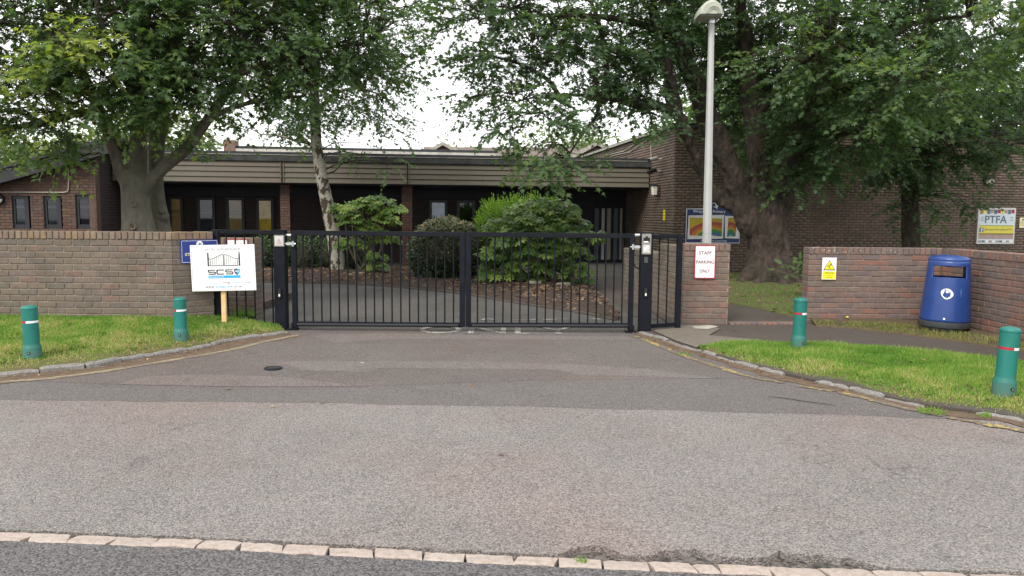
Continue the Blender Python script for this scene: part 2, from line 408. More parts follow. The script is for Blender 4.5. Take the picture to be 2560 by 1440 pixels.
def fast_mesh(name, V, F, mat, tint=None, smooth=False):
    V = np.asarray(V, np.float32); F = np.asarray(F, np.int32); k = F.shape[1]
    me = bpy.data.meshes.new(name)
    me.vertices.add(len(V)); me.vertices.foreach_set('co', V.ravel())
    me.loops.add(F.size); me.loops.foreach_set('vertex_index', F.ravel())
    me.polygons.add(len(F)); me.polygons.foreach_set('loop_start', np.arange(0, F.size, k, dtype=np.int32))
    try: me.polygons.foreach_set('loop_total', np.full(len(F), k, np.int32))
    except Exception: pass
    if smooth: me.polygons.foreach_set('use_smooth', np.ones(len(F), bool))
    me.update(calc_edges=True)
    if tint is not None:
        a = me.attributes.new('tint', 'FLOAT', 'FACE'); a.data.foreach_set('value', np.asarray(tint, np.float32))
    me.materials.append(MAT[mat] if isinstance(mat, str) else mat)
    return me
def fast_obj(name, V, F, mat, parent=None, tint=None, smooth=False, **tags):
    o = bpy.data.objects.new(name, fast_mesh(name, V, F, mat, tint, smooth)); link(o, parent)
    return tag(o, **tags) if tags else o

def place(tv, tf, O, Rm, S):
    """copies of a template: tv (n,3), tf (f,k); O (N,3) origins, Rm (N,3,3) columns = axes, S (N,) scale"""
    V = np.einsum('nij,vj->nvi', Rm, tv) * S[:, None, None] + O[:, None, :]
    F = tf[None] + (np.arange(len(O)) * len(tv))[:, None, None]
    return V.reshape(-1, 3), F.reshape(-1, tf.shape[1])
def frames(d, up):
    """columns x (side), y (along d), z (normal near up)"""
    d = d / np.linalg.norm(d, axis=1, keepdims=True)
    x = np.cross(d, up); x /= np.maximum(np.linalg.norm(x, axis=1, keepdims=True), 1e-6)
    z = np.cross(x, d)
    return np.stack([x, d, z], axis=2)
def tubes(P, Rr, k=3):
    N, S, _ = P.shape
    T = np.gradient(P, axis=1); T /= np.maximum(np.linalg.norm(T, axis=2, keepdims=True), 1e-6)
    ref = np.where(np.abs(T[..., 2:3]) > .9, np.array([1., 0, 0]), np.array([0, 0, 1.]))
    U = np.cross(T, ref); U /= np.maximum(np.linalg.norm(U, axis=2, keepdims=True), 1e-6)
    W = np.cross(T, U)
    a = np.arange(k) * 2 * np.pi / k
    V = P[:, :, None] + (U[:, :, None] * np.cos(a)[:, None] + W[:, :, None] * np.sin(a)[:, None]) * Rr[:, :, None, None]
    idx = np.arange(N * S * k).reshape(N, S, k)
    A = idx[:, :-1]; B = np.roll(A, -1, 2); C = np.roll(idx[:, 1:], -1, 2); D = idx[:, 1:]
    return V.reshape(-1, 3), np.stack([A, B, C, D], -1).reshape(-1, 4)

# brick meshes are shared between all bricks of one kind
_bm = {}
def brick_mesh(l, d, h, mat, var):
    key = (l, d, h, mat, var)
    if key not in _bm:
        b = MB().box(-l / 2, l / 2, -d / 2, d / 2, -h / 2, h / 2)
        me = b.mesh('brick', mat, bevel=.0)
        bm = bmesh.new(); bm.from_mesh(me)
        r = random.Random(var * 77 + 3)
        for v in bm.verts: v.co += Vector((r.uniform(-.0025, .0025), 0, r.uniform(-.002, .002)))
        bmesh.ops.bevel(bm, geom=list(bm.edges), offset=.0055, segments=1, affect='EDGES')
        bm.to_mesh(me); bm.free(); _bm[key] = me
    return _bm[key]
def brick(parent, mesh, pos, ang, sx=1.0):
    o = bpy.data.objects.new('brick', mesh)
    o.location = pos; o.rotation_euler = (random.uniform(-.006, .006), random.uniform(-.004, .004), ang)
    if sx != 1.0: o.scale = (sx, 1, 1)
    link(o, parent); return o
def brick_run(parent, p0, p1, z0, n, ch, th, mat, cope=None, holes=(), off=0.0, keep=None, core='mortar', cope_h=.105):
    """courses of bricks along the line p0>p1 (front face), seen from the right-hand side of that direction"""
    p0 = Vector(p0); p1 = Vector(p1); d = (p1 - p0); L = d.length; d /= L; nrm = Vector((d.y, -d.x)); ang = math.atan2(d.y, d.x)
    bh = ch - .0105
    for i in range(n):
        zc = z0 + ch * (i + .5)
        x = -(.1125 if (i % 2) else 0) - off
        while x < L - .01:
            a = max(x, 0.0) + .005; b = min(x + .225, L) - .005
            x += .225
            if b - a < .03: continue
            mid = (a + b) / 2
            if any(h[0] < b - .02 and a + .02 < h[1] and h[2] < zc < h[3] for h in holes):
                for h in holes:
                    if h[2] < zc < h[3]:
                        if a < h[0] < b: b = h[0] - .003
                        elif a < h[1] < b: a = h[1] + .003
                        elif h[0] <= a and b <= h[1]: b = a
                if b - a < .03: continue
                mid = (a + b) / 2
            if keep and not keep(mid, zc): continue
            c = p0 + d * mid - nrm * (th / 2 + random.uniform(-.0025, .0025))
            brick(parent, brick_mesh(.215, th, round(bh, 4), mat, random.randrange(4)), (c.x, c.y, zc), ang, (b - a) / .215)
    if cope:
        k = int(L / .0765); pw = L / k
        for i in range(k):
            c = p0 + d * (pw * (i + .5)) - nrm * (th / 2 - .003 + random.uniform(-.003, .003))
            brick(parent, brick_mesh(.066, th + .012, cope_h - .01, cope, random.randrange(4)),
                  (c.x, c.y, z0 + n * ch + cope_h / 2 + random.uniform(-.002, .002)), ang, (pw - .0105) / .066)
    H = n * ch + (cope_h - .012 if cope else -.004)
    b = MB(); i0 = .009
    q0 = p0 + d * i0 - nrm * i0; q1 = p1 - d * i0 - nrm * i0; q2 = p1 - d * i0 - nrm * (th - i0); q3 = p0 + d * i0 - nrm * (th - i0)
    if core and not holes:
        b.hexa([(*q, z0 - .1) for q in (q0, q1, q2, q3)] + [(*q, z0 + H) for q in (q0, q1, q2, q3)])
        b.build('mortar_core', core, parent)

def smooth_path(pts, n):
    """Catmull-Rom through 2D/3D points"""
    P = [np.array(p, float) for p in pts]; P = [2 * P[0] - P[1]] + P + [2 * P[-1] - P[-2]]
    out = []
    for i in range(1, len(P) - 2):
        for t in np.linspace(0, 1, n, endpoint=False):
            a, b, c, d = P[i - 1], P[i], P[i + 1], P[i + 2]
            out.append(.5 * (2 * b + (c - a) * t + (2 * a - 5 * b + 4 * c - d) * t ** 2 + (3 * b - a - 3 * c + d) * t ** 3))
    out.append(P[-2]); return np.array(out)
def resample(P, n):
    P = np.asarray(P, float); s = np.r_[0, np.cumsum(np.linalg.norm(np.diff(P[:, :2], axis=0), axis=1))]
    t = np.linspace(0, s[-1], n)
    return np.stack([np.interp(t, s, P[:, i]) for i in range(P.shape[1])], 1)
def offset_path(P, d):
    T = np.gradient(P[:, :2], axis=0); T /= np.linalg.norm(T, axis=1, keepdims=True)
    Q = P.copy(); Q[:, 0] += T[:, 1] * d; Q[:, 1] -= T[:, 0] * d; return Q
def fbm(x, y, s=1.0, seed=0.0):
    return mnoise.fractal(Vector((x * s + seed, y * s - seed, seed * .37)), 1.0, 2.0, 4)

# text turned into flat mesh pieces
_tx = {}
def text_geo(st, bold=0.0, shear=0.0):
    if (st, bold, shear) not in _tx:
        cu = bpy.data.curves.new('lettering', 'FONT'); cu.body = st; cu.size = 1; cu.offset = bold; cu.shear = shear; cu.resolution_u = 3
        ob = bpy.data.objects.new('lettering', cu)
        me = bpy.data.meshes.new_from_object(ob)
        V = np.array([v.co[:2] for v in me.vertices]); F = [tuple(p.vertices) for p in me.polygons]
        bpy.data.objects.remove(ob); bpy.data.curves.remove(cu); bpy.data.meshes.remove(me)
        V -= (V.min(0) + V.max(0)) / 2
        _tx[(st, bold, shear)] = (V, F)
    return _tx[(st, bold, shear)]
class Panel:
    """flat sign: origin at the centre of its face, u right, v up, n towards the viewer"""
    def __init__(s, c, u, up=Vector((0, 0, 1))):
        s.c = Vector(c); s.u = Vector(u).normalized(); s.n = s.u.cross(up).normalized(); s.w = s.n.cross(s.u)
        s.map = None
    def P(s, x, y, k):
        return s.c + s.u * x + s.w * y + s.n * k if s.map is None else s.map(x, y, k)
    def flat(s, name, mat, parent, shapes, k):
        b = MB()
        for V, F in shapes: b.add([s.P(x, y, k) for x, y in V], F)
        me = bpy.data.meshes.new(name); me.from_pydata(b.v, [], b.f)
        me.materials.append(MAT[mat]); o = bpy.data.objects.new(name, me); return link(o, parent)
    def plate(s, name, mat, parent, w, h, th, r=.0, k0=0.0, cx=0, cy=0, bevel=.002):
        pts = rrect(w, h, r, cx, cy); n = len(pts); b = MB()
        b.add([s.P(x, y, k0 - th) for x, y in pts] + [s.P(x, y, k0) for x, y in pts],
              [tuple(range(n, 2 * n)), tuple(reversed(range(n)))] + [(i, (i + 1) % n, n + (i + 1) % n, n + i) for i in range(n)])
        return b.build(name, mat, parent)
    def text(s, st, mat, parent, cx, cy, w=None, h=None, k=.002, bold=0.0, shear=0.0, name='lettering'):
        V, F = text_geo(st, bold, shear); ext = V.max(0) - V.min(0)
        sx = sy = 1
        if h: sy = h / ext[1]; sx = sy
        if w: sx = w / ext[0]; sy = sy if h else sx
        return s.flat(name, mat, parent, [([(cx + x * sx, cy + y * sy) for x, y in V], F)], k)
def rrect(w, h, r=0, cx=0, cy=0, n=5):
    if r <= 0: return [(cx - w / 2, cy - h / 2), (cx + w / 2, cy - h / 2), (cx + w / 2, cy + h / 2), (cx - w / 2, cy + h / 2)]
    o = []
    for (sx, sy, a0) in ((1, -1, -90), (1, 1, 0), (-1, 1, 90), (-1, -1, 180)):
        for i in range(n + 1):
            a = R(a0 + 90 * i / n); o.append((cx + sx * (w / 2 - r) + r * math.cos(a), cy + sy * (h / 2 - r) + r * math.sin(a)))
    return o
def poly(pts): return (pts, [tuple(range(len(pts)))])
def rect(x0, x1, y0, y1): return poly([(x0, y0), (x1, y0), (x1, y1), (x0, y1)])
def disc(cx, cy, rx, ry=None, n=24): ry = ry or rx; return poly([(cx + rx * math.cos(2 * math.pi * i / n), cy + ry * math.sin(2 * math.pi * i / n)) for i in range(n)])
def strip(pts, w, closed=False):
    V = []; F = []; n = len(pts)
    for i, (x, y) in enumerate(pts):
        a = pts[(i - 1) % n] if (closed or i) else pts[0]; b = pts[(i + 1) % n] if (closed or i < n - 1) else pts[-1]
        tx, ty = b[0] - a[0], b[1] - a[1]; l = math.hypot(tx, ty) or 1
        # mitre
        k = w / 2
        if 0 < i < n - 1 or closed:
            t1 = (x - a[0], y - a[1]); l1 = math.hypot(*t1) or 1; cs = abs((tx * t1[0] + ty * t1[1]) / (l * l1)); k = w / 2 / max(cs, .5)
        V += [(x - ty / l * k, y + tx / l * k), (x + ty / l * k, y - tx / l * k)]
    for i in range(n if closed else n - 1):
        j = (i + 1) % n; F.append((2 * i, 2 * i + 1, 2 * j + 1, 2 * j))
    return (V, F)
def struct(b, name, mat, label, **kw):
    return b.build(name, mat, None, label=label, kind='structure', **kw)

# ------------------------------------------------------------------ ground, road, drive
MB().sheet([(-250, -120, -.06), (250, -120, -.06), (250, 400, -.06), (-250, 400, -.06)]).build('ground', 'footpath', None, label='wide dark ground under and around the school grounds', kind='structure')

sett_c = smooth_path([(-9, 4.55), (-6, 4.08), tuple(gp(-300, 1322)[:2]), tuple(gp(0, 1337)[:2]), tuple(gp(420, 1354)[:2]), tuple(gp(900, 1378)[:2]), tuple(gp(1280, 1397)[:2]),
                      tuple(gp(1700, 1416)[:2]), tuple(gp(2150, 1432)[:2]), tuple(gp(2560, 1446)[:2]), (3.6, 3.06), (6.5, 2.95), (9, 2.95)], 10)
f0 = offset_path(np.c_[sett_c, np.zeros(len(sett_c))], .043)
MB().sheet([(-60, -40, -.007)] + [(60, -40, -.007), (60, 3.2, -.007)] + [(x, y, -.007) for x, y, _ in f0[::-1]] + [(-60, 6.0, -.007)]).build('road', 'road', None, label='dark grey asphalt road along the bottom edge', kind='structure')
# crumbled layer under the apron edge
b0 = offset_path(np.c_[sett_c, np.zeros(len(sett_c))], -.05)
b1 = offset_path(np.c_[sett_c, np.zeros(len(sett_c))], -.6)
rb = MB()
for i in range(len(b0) - 1):
    rb.add([(*b0[i][:2], -.034), (*b0[i + 1][:2], -.034), (*b1[i + 1][:2], -.034), (*b1[i][:2], -.034)], [(0, 1, 2, 3)])
rb.build('broken_edge', 'rubble', None, label='crumbled dark layer exposed behind the pale setts', kind='structure')
# apron: 20 mm slab, its front edge broken back in three places
edge = resample(np.c_[offset_path(np.c_[sett_c, np.zeros(len(sett_c))], -.056)[:, :2]], 520)
bites = [(gp(1490, 1390).x, .16, .10), (gp(1590, 1392).x, .10, .04), (gp(1730, 1400).x, .21, .11), (gp(1840, 1415).x, .1, .06), (gp(2040, 1425).x, .30, .115), (gp(1690, 1378).x, .09, .09), (-1.1, .1, .012), (-.4, .12, .015)]
front = []
for x, y in edge:
    d = .004 + .008 * abs(fbm(x, y, 9, 2.1))
    for bx, bw, bd in bites:
        t = abs(x - bx) / bw
        if t < 1: d = max(d, bd * (1 - t ** 2.4) * (1 + .45 * fbm(x, y, 16, 5.5)))
    front.append((x, y + d))
ap = MB().prism(front + [(9.5, 8.5), (-9.5, 8.5)], -.034, 0.0)
ap.build('forecourt', 'apron', None, label='pale weathered asphalt forecourt behind the sett line', kind='structure')
# darker drive laid over it, with older light patches
dfront_ = [gp(-900, 965), gp(-400, 985), gp(0, 1000), gp(350, 1003), gp(700, 1006), gp(1300, 1017), gp(1700, 1027), gp(2100, 1037), gp(2400, 1048), gp(2800, 1062)]
dfront = [(x, y + .03 * fbm(x, y, 1.7, 3.3) + .006 * fbm(x, y, 14, 1.3)) for x, y in resample(np.array([tuple(p) for p in dfront_]), 260)[:, :2]]
MB().sheet([(x, y, .0015) for x, y in dfront] + [(9.5, 9.9, .0015), (-9.5, 9.9, .0015)]).build('driveway', 'strip', None, label='darker asphalt strip across the entrance in front of the gate', kind='structure')
dr2 = [gp(-300, 940), gp(300, 962), gp(560, 968), gp(880, 968), gp(1300, 952), gp(1700, 948), gp(1900, 945), gp(2300, 970)]
MB().sheet([(p.x, p.y, .003) for p in dr2] + [(4.6, 9.9, .003), (-6, 9.9, .003)]).build('entrance_drive', 'drive', None, label='brownish worn asphalt of the entrance drive before the gate', kind='structure')
pt = smooth_path([tuple(gp(*p)[:2]) for p in ((295, 962), (360, 945), (480, 938), (600, 939), (720, 946), (880, 965), (700, 967), (450, 965))], 5)
MB().sheet([(x, y, .0045) for x, y in pt]).build('asphalt_patch', 'patch', None, label='long lens-shaped lighter asphalt patch left of centre', kind='structure')
pt = [gp(*p) for p in ((690, 905), (940, 903), (1150, 905), (1420, 911), (1600, 922), (1800, 948), (1440, 938), (1400, 926), (950, 921), (925, 932), (760, 927))]
MB().sheet([(p.x, p.y, .0045) for p in pt]).build('asphalt_patch', 'patch', None, label='pale asphalt band across the middle of the drive', kind='structure')
pt = [gp(*p) for p in ((770, 838), (980, 833), (1200, 838), (1560, 842), (1590, 850), (1300, 850), (1000, 848), (840, 858))]
MB().sheet([(p.x, p.y, .0045) for p in pt]).build('asphalt_patch', 'patch', None, label='thin pale worn patch close under the gate', kind='structure')
# school drive behind the gate
MB().sheet([(-14, 9.9, 0.0), (14, 9.9, 0.0), (16, 26, 0.0), (-18, 26, 0.0)]).build('school_drive', 'inner_drive', None, label='grey asphalt school drive behind the gate', kind='structure')

# ------------------------------------------------------------------ kerbs
def kerb(path, n, w, h, zt, label, mat='granite', name='kerb', gap=.012, jit=.012, skip=()):
    P = resample(path, n * 6 + 1)
    k = bpy.data.objects.new(name, None); COL.objects.link(k); tag(k, label=label, kind='structure')
    for i in range(n):
        if i in skip: continue
        seg = P[i * 6:i * 6 + 7]; T = np.gradient(seg[:, :2], axis=0); T /= np.linalg.norm(T, axis=1, keepdims=True)
        N = np.c_[-T[:, 1], T[:, 0]]
        seg = seg.copy(); seg[0, :2] += T[0] * gap / 2; seg[-1, :2] -= T[-1] * gap / 2
        V = []; dz = random.uniform(-jit, jit)
        m_ = len(seg)
        for j in range(m_):
            a = random.uniform(-.006, .006); e = .004 if 0 < j < m_ - 1 else -.004
            zz = zt + dz + seg[j, 2] + random.uniform(-.004, .004)
            o = seg[j, :2] - N[j] * (w / 2 + a); q = seg[j, :2] + N[j] * (w / 2 - a)
            V += [(*o, zz - h), (*(o + N[j] * .0), zz - .016), (*(o + N[j] * .014), zz + e), (*(q - N[j] * .014), zz + e), (*q, zz - .016), (*q, zz - h)]
        F = []
        for j in range(m_ - 1):
            for c in range(5): F.append((j * 6 + c, j * 6 + c + 1, (j + 1) * 6 + c + 1, (j + 1) * 6 + c))
        F += [tuple(range(5, -1, -1)), tuple((m_ - 1) * 6 + c for c in range(6))]
        MB().add(V, F).build(name + '_stone' if name == 'kerb' else 'sett', mat, k)
    return k
KL = smooth_path([(-11, 5.9), (-7, 6.35), tuple(gp(-200, 945, .045)[:2])] + [tuple(gp(*p, .045)[:2]) for p in ((0, 930), (150, 915), (240, 906), (330, 888), (480, 866), (570, 846), (650, 834), (716, 825))], 8)
KL = np.c_[KL, np.zeros(len(KL))]
KR = smooth_path([tuple(gp(*p, .025)[:2]) for p in ((1600, 829), (1650, 843), (1700, 860), (1760, 878), (1850, 905), (1930, 925), (2010, 945), (2100, 962), (2200, 987), (2320, 1013), (2450, 1029), (2560, 1047))] + [(4.3, 4.6), (7, 3.9), (10, 3.6)], 8)
KR = np.c_[KR, np.zeros(len(KR))]
kerb(KL, 26, .075, .14, .045, 'grey granite kerb curving along the left grass verge')
kerb(KR, 34, .055, .12, .026, 'low granite kerb curving along the right grass verge, partly overgrown', skip=(8, 12, 15, 18, 19, 20))
sc3 = np.c_[sett_c, np.zeros(len(sett_c))]
setts = bpy.data.objects.new('sett_strip', None); COL.objects.link(setts); tag(setts, label='row of pale pinkish stone setts between road and forecourt', kind='structure')
SP = resample(sc3, 900); s_len = np.r_[0, np.cumsum(np.linalg.norm(np.diff(SP[:, :2], axis=0), axis=1))]
pos = 0.0; r_ = random.Random(5)
while pos < s_len[-1] - .3:
    ln = r_.choice((.2, .21, .19, .2, .22, .205, .1, .185, .215))
    x0 = np.interp(pos + .0035, s_len, SP[:, 0]); y0 = np.interp(pos + .0035, s_len, SP[:, 1])
    x1 = np.interp(pos + ln - .0035, s_len, SP[:, 0]); y1 = np.interp(pos + ln - .0035, s_len, SP[:, 1])
    pos += ln + .004
    if x1 < -4.2 or x0 > 4.2: continue
    d = Vector((x1 - x0, y1 - y0, 0)); L = d.length; d.normalize(); n_ = Vector((-d.y, d.x, 0)); w = .045 + r_.uniform(-.004, .004)
    sk = r_.uniform(-.02, .02)
    V = []; cols = 6; zt = .0 + r_.uniform(-.004, .004)
    for j in range(cols + 1):
        t = j / cols; e = .012 if j in (0, cols) else 0
        c = Vector((x0, y0, 0)) + d * (L * t)
        wl = w + r_.uniform(-.008, .005); wr = w + r_.uniform(-.008, .005)
        for q, (o_, zz) in enumerate(((-wl, -.09), (-wl, zt - .006 - e * .4), (-wl + .012, zt - e * .25), (0, zt + r_.uniform(-.003, .004) - e * .3), (wr - .012, zt - e * .25), (wr, zt - .006 - e * .4), (wr, -.09))):
            V.append(tuple(c + n_ * o_ + d * (sk * o_ / w) + Vector((0, 0, zz))))
    F = [(j * 7 + c, j * 7 + c + 1, (j + 1) * 7 + c + 1, (j + 1) * 7 + c) for j in range(cols) for c in range(6)]
    F += [tuple(range(6, -1, -1)), tuple(cols * 7 + c for c in range(7))]
    MB().add(V, F).build('sett', 'sett', setts)

# debris strips and yellow lines beside the kerbs
def ribbon(path, d0, d1, z, name, mat, label, noise=.03, s=4, n=160, lo=0., hi=1., gaps=0):
    P = resample(path, n); P = P[int(lo * n):max(int(hi * n), 2)]
    A = offset_path(P, d0); B = offset_path(P, d1); b = MB(); V = []
    for p, q in zip(A, B):
        k = noise * fbm(p[0], p[1], s, d0 * 7 + 1); k2 = noise * fbm(q[0], q[1], s, d1 * 5 + 3)
        t = (q - p) / max(np.linalg.norm(q - p), 1e-6)
        V.append((*(p[:2] + t[:2] * k * .4), z)); V.append((*(q[:2] + t[:2] * k2), z))
    F = [(2 * i, 2 * i + 1, 2 * i + 3, 2 * i + 2) for i in range(len(P) - 1)]
    if gaps: F = [f for f in F if fbm(V[f[0]][0], V[f[0]][1], 3.1, 8.8) > gaps]
    b.add(V, F); return b.build(name, mat, None, label=label, kind='structure')
ribbon(KL, .03, .34, .0055, 'debris_strip', 'debris', 'brown needle litter in the gutter beside the left kerb', .10, 5, lo=.3)
ribbon(KR, .0, .17, .0055, 'debris_strip', 'debris', 'brown leaf litter in the gutter beside the right kerb', .10, 5, hi=.62)
YL = smooth_path([tuple(gp(*p)) for p in ((-300, 975), (0, 957), (200, 938), (420, 903), (560, 879), (650, 858), (745, 838))], 10)
ribbon(YL, -.045, .045, .007, 'yellow_line', 'faded_yellow', 'faded yellow line following the left kerb', .02, 9, n=240)
YR_ = smooth_path([tuple(gp(*p)) for p in ((1588, 841), (1650, 866), (1720, 894), (1800, 920), (1870, 942), (2000, 966), (2110, 985), (2300, 1030), (2560, 1080), (2800, 1130))], 10)
ribbon(YR_, -.04, .04, .007, 'yellow_line', 'yellow_paint', 'chipped yellow line following the right kerb', .03, 9, n=300, gaps=-.3)

# white road lettering under and behind the gate
def road_text(st, px0, px1, y0, y1, label):
    a, b_, c = gp(px0, y1), gp(px1, y1), gp(px0, y0)
    V, F = text_geo(st, .0); e0 = V.min(0); e = V.max(0) - e0
    xa, xb = a.x, b_.x; ya, yb = a.y, c.y
    me = MB().add([(xa + (v[0] - e0[0]) / e[0] * (xb - xa), ya + (v[1] - e0[1]) / e[1] * (yb - ya), .008) for v in V], F)
    me.build('road_lettering', 'white_paint', None, label=label, kind='structure')
road_text('ONLY', 1040, 1440, 816, 834, 'worn white letters ONLY painted on the drive under the gate')
wp = MB()
for pts_ in ([(1205, 800), (1215, 797.5), (1230, 798), (1234, 801)], [(1282, 801), (1310, 799.5), (1340, 799)], [(1357, 799.5), (1395, 798.5), (1427, 798)], [(1480, 797), (1500, 799)]):
    q_ = [gp(*p) for p in pts_]; s_, f_ = strip([(p.x, p.y) for p in q_], .06); wp.add([(x, y, .005) for x, y in s_], f_)
wp.build('road_lettering', 'white_paint', None, label='faint worn remains of white lettering on the drive behind the gate', kind='structure')

# ------------------------------------------------------------------ verges
def ruled(A, B, t_n, zf):
    n = len(A); G = np.zeros((n, t_n, 3))
    for j in range(t_n):
        t = j / (t_n - 1)
        G[:, j, :2] = A[:, :2] * (1 - t) + B[:, :2] * t
        for i in range(n): G[i, j, 2] = zf(i / (n - 1), t, G[i, j, 0], G[i, j, 1])
    return G
def grid_obj(G, name, mat, label):
    G = np.concatenate([G[:, :1] - np.array([0, 0, .12]), G], axis=1)     # edge runs down into the ground
    n, t = G.shape[:2]; idx = np.arange(n * t).reshape(n, t)
    F = np.stack([idx[:-1, :-1], idx[1:, :-1], idx[1:, 1:], idx[:-1, 1:]], -1).reshape(-1, 4)
    return fast_obj(name, G.reshape(-1, 3), F, mat, None, smooth=True, label=label, kind='structure')
LW0, LW1, LW2 = (-7.3, 9.3), (-4.16, 9.3), (-3.80, 9.66)           # left wall line: long face, then the splay
A = resample(offset_path(KL, -.03), 90)
B = resample(np.array([(-13, 9.35, 0), (-7.3, 9.35, 0), (-4.14, 9.35, 0), (-3.76, 9.73, 0), (-2.98, 9.74, 0)]), 90)
# pair kerb and wall points by how far along they are
B = np.array([[np.interp(a[0], [-11, -4.6, -3.87, -3.48, -3.2, -2.85], [-13, -5.0, -4.3, -3.95, -3.5, -2.98]), 0, 0] for a in A])
B[:, 1] = np.interp(B[:, 0], [-13, -4.14, -3.76, -2.9], [9.35, 9.35, 9.73, 9.74])
GL = ruled(A, B, 16, lambda s, t, x, y: .042 + .18 * t ** 1.1 * np.interp(x, [-4.0, -2.9], [1, .1]) + .012 * fbm(x, y, 2.5, 1.0) * math.sin(math.pi * min(1, t * 1.2)))
grid_obj(GL, 'grass_verge', 'turf', 'grass verge in front of the left brick wall')
A = resample(offset_path(KR[int(len(KR) * .19):], -.02), 90)
vb = np.array([tuple(gp(*p, .075)) for p in ((1755, 869), (1785, 857), (1830, 851), (1900, 849), (2000, 851), (2150, 858), (2300, 869), (2450, 884), (2560, 897))] + [(5.6, 6.6, .075), (8, 5.2, .075), (10, 4.6, .075)])
B = resample(smooth_path(vb, 8), 90)
def zr(s, t, x, y): return .012 + .045 * math.sin(math.pi * min(max(t, 0), 1)) ** .6 + .02 * t + .012 * fbm(x, y, 2.5, 4.0)
GR = ruled(A, B, 16, zr)
grid_obj(GR, 'grass_verge', 'turf', 'bright grass verge inside the right kerb')
# footpath to the right of the gate
fp = [tuple(p[:2]) for p in KR[::4] if p[0] < 9]
MB().prism([(x, y + .008) for x, y in fp] + [(9, 3.9), (9, 12.9), (2.2, 12.9), (2.2, 9.8), (1.75, 9.8)], -.05, .03).build('footpath', 'footpath', None, label='damp dark asphalt footpath between right verge and wall', kind='structure')
pt = [gp(*p, .04) for p in ((1632, 826), (1700, 812), (1775, 812), (1800, 822), (1772, 838), (1905, 850), (1770, 862), (1740, 868), (1690, 852))]
MB().sheet([(p.x, p.y, .041) for p in pt]).build('concrete_patch', 'pale_concrete', None, label='worn concrete corner of the footpath beside the gate', kind='structure')
pt = [gp(*p, .04) for p in ((1730, 817), (1770, 813), (1797, 817), (1770, 824), (1735, 822))]
MB().sheet([(p.x, p.y, .046) for p in pt]).build('concrete_patch', 'concrete', None, label='small pale cement patch at the foot of the pier', kind='structure')
# flush red bricks across the gap in the wall
th_ = bpy.data.objects.new('brick_threshold', None); COL.objects.link(th_); tag(th_, label='flush row of red bricks across the opening beside the pier', kind='structure')
p0, p1 = gp(1826, 809, .05), gp(2012, 809, .05)
for i in range(14):
    p = p0.lerp(p1, (i + .5) / 14); s_ = (p1 - p0).length / 14
    o = bpy.data.objects.new('brick', brick_mesh(.066, .21, .065, 'brick_right', i % 4)); o.location = (p.x, p.y + .11, .021); o.scale = ((s_ - .008) / .066, 1, 1)
    link(o, th_)
# dry strip at the foot of the right wall
A2 = np.array([tuple(gp(*p, .05)) for p in ((2040, 812), (2120, 817), (2250, 832), (2400, 851), (2560, 876))] + [(6.0, 6.6, .05)])
B2 = np.array([(4.25, 10.72, 0), (4.8, 10.72, 0), (5.4, 10.72, 0), (6.0, 10.5, 0), (6.03, 9.3, 0), (6.03, 6.4, 0)])
GS = ruled(resample(A2, 50), resample(B2, 50), 10, lambda s, t, x, y: .042 + .05 * t + .01 * fbm(x, y, 5, 2))
grid_obj(GS, 'wall_strip', 'dirt', 'bare dry soil strip along the foot of the right wall')
# lawn under the big tree
lw = [gp(1800, 752, .05), gp(1880, 766, .05), gp(1950, 782, .05), gp(2010, 797, .05)]
A3 = resample(np.array([tuple(p) for p in lw] + [(7.5, 11.3, .05), (14, 11.3, .05)]), 40)
B3 = resample(np.array([(3.2, 20.3, 0), (9, 20.9, 0), (18, 21.5, 0)]), 40)
GLawn = ruled(A3, B3, 26, lambda s, t, x, y: .05 + .05 * math.sin(math.pi * t) + .02 * fbm(x, y, 1.5, 6) + .12 * math.exp(-((x - 5.55) ** 2 + (y - 16.3) ** 2) / 1.2))
grid_obj(GLawn, 'lawn', 'lawn', 'shaded mossy lawn around the big right-hand tree')
# ground behind left wall
MB().box(-14, -3.9, 9.9, 13.4, -.02, .12).build('planting_bed', 'soil', None, label='earth bed behind the left brick wall', kind='structure')
# island bed
fe = smooth_path([tuple(gp(*p, .05)[:2]) for p in ((640, 700), (800, 703), (900, 706), (1000, 713), (1150, 728), (1300, 752), (1450, 774), (1545, 793))], 8)
fe = resample(np.c_[fe, np.zeros(len(fe))], 60)
be = resample(np.array([tuple(gp(600, 668, .05)), tuple(gp(800, 668, .05)), tuple(gp(1200, 672, .05)), tuple(gp(1440, 690, .05)), tuple(gp(1475, 712, .05)), tuple(gp(1515, 748, .05)), tuple(gp(1550, 786, .05))]), 60)
GB = ruled(fe, be, 24, lambda s, t, x, y: .045 + .16 * math.sin(math.pi * min(1, t)) ** .8 * (1 - .6 * s) + .03 * fbm(x, y, 2.5, 3) * min(1, 4 * t))
grid_obj(GB, 'planting_bed', 'mulch', 'mulched planting bed of the turning island behind the gate')
kerb(offset_path(fe, .05), 26, .035, .12, .04, 'thin edging of the island bed', mat='footpath', jit=.004)
pp = [gp(1450, 690), gp(1640, 690), gp(1640, 800), gp(1575, 790), gp(1535, 752), gp(1480, 712)]
MB().sheet([(p.x, p.y, .008) for p in pp]).build('footpath', 'footpath', None, label='short dark path to the entrance right of the island bed', kind='structure')

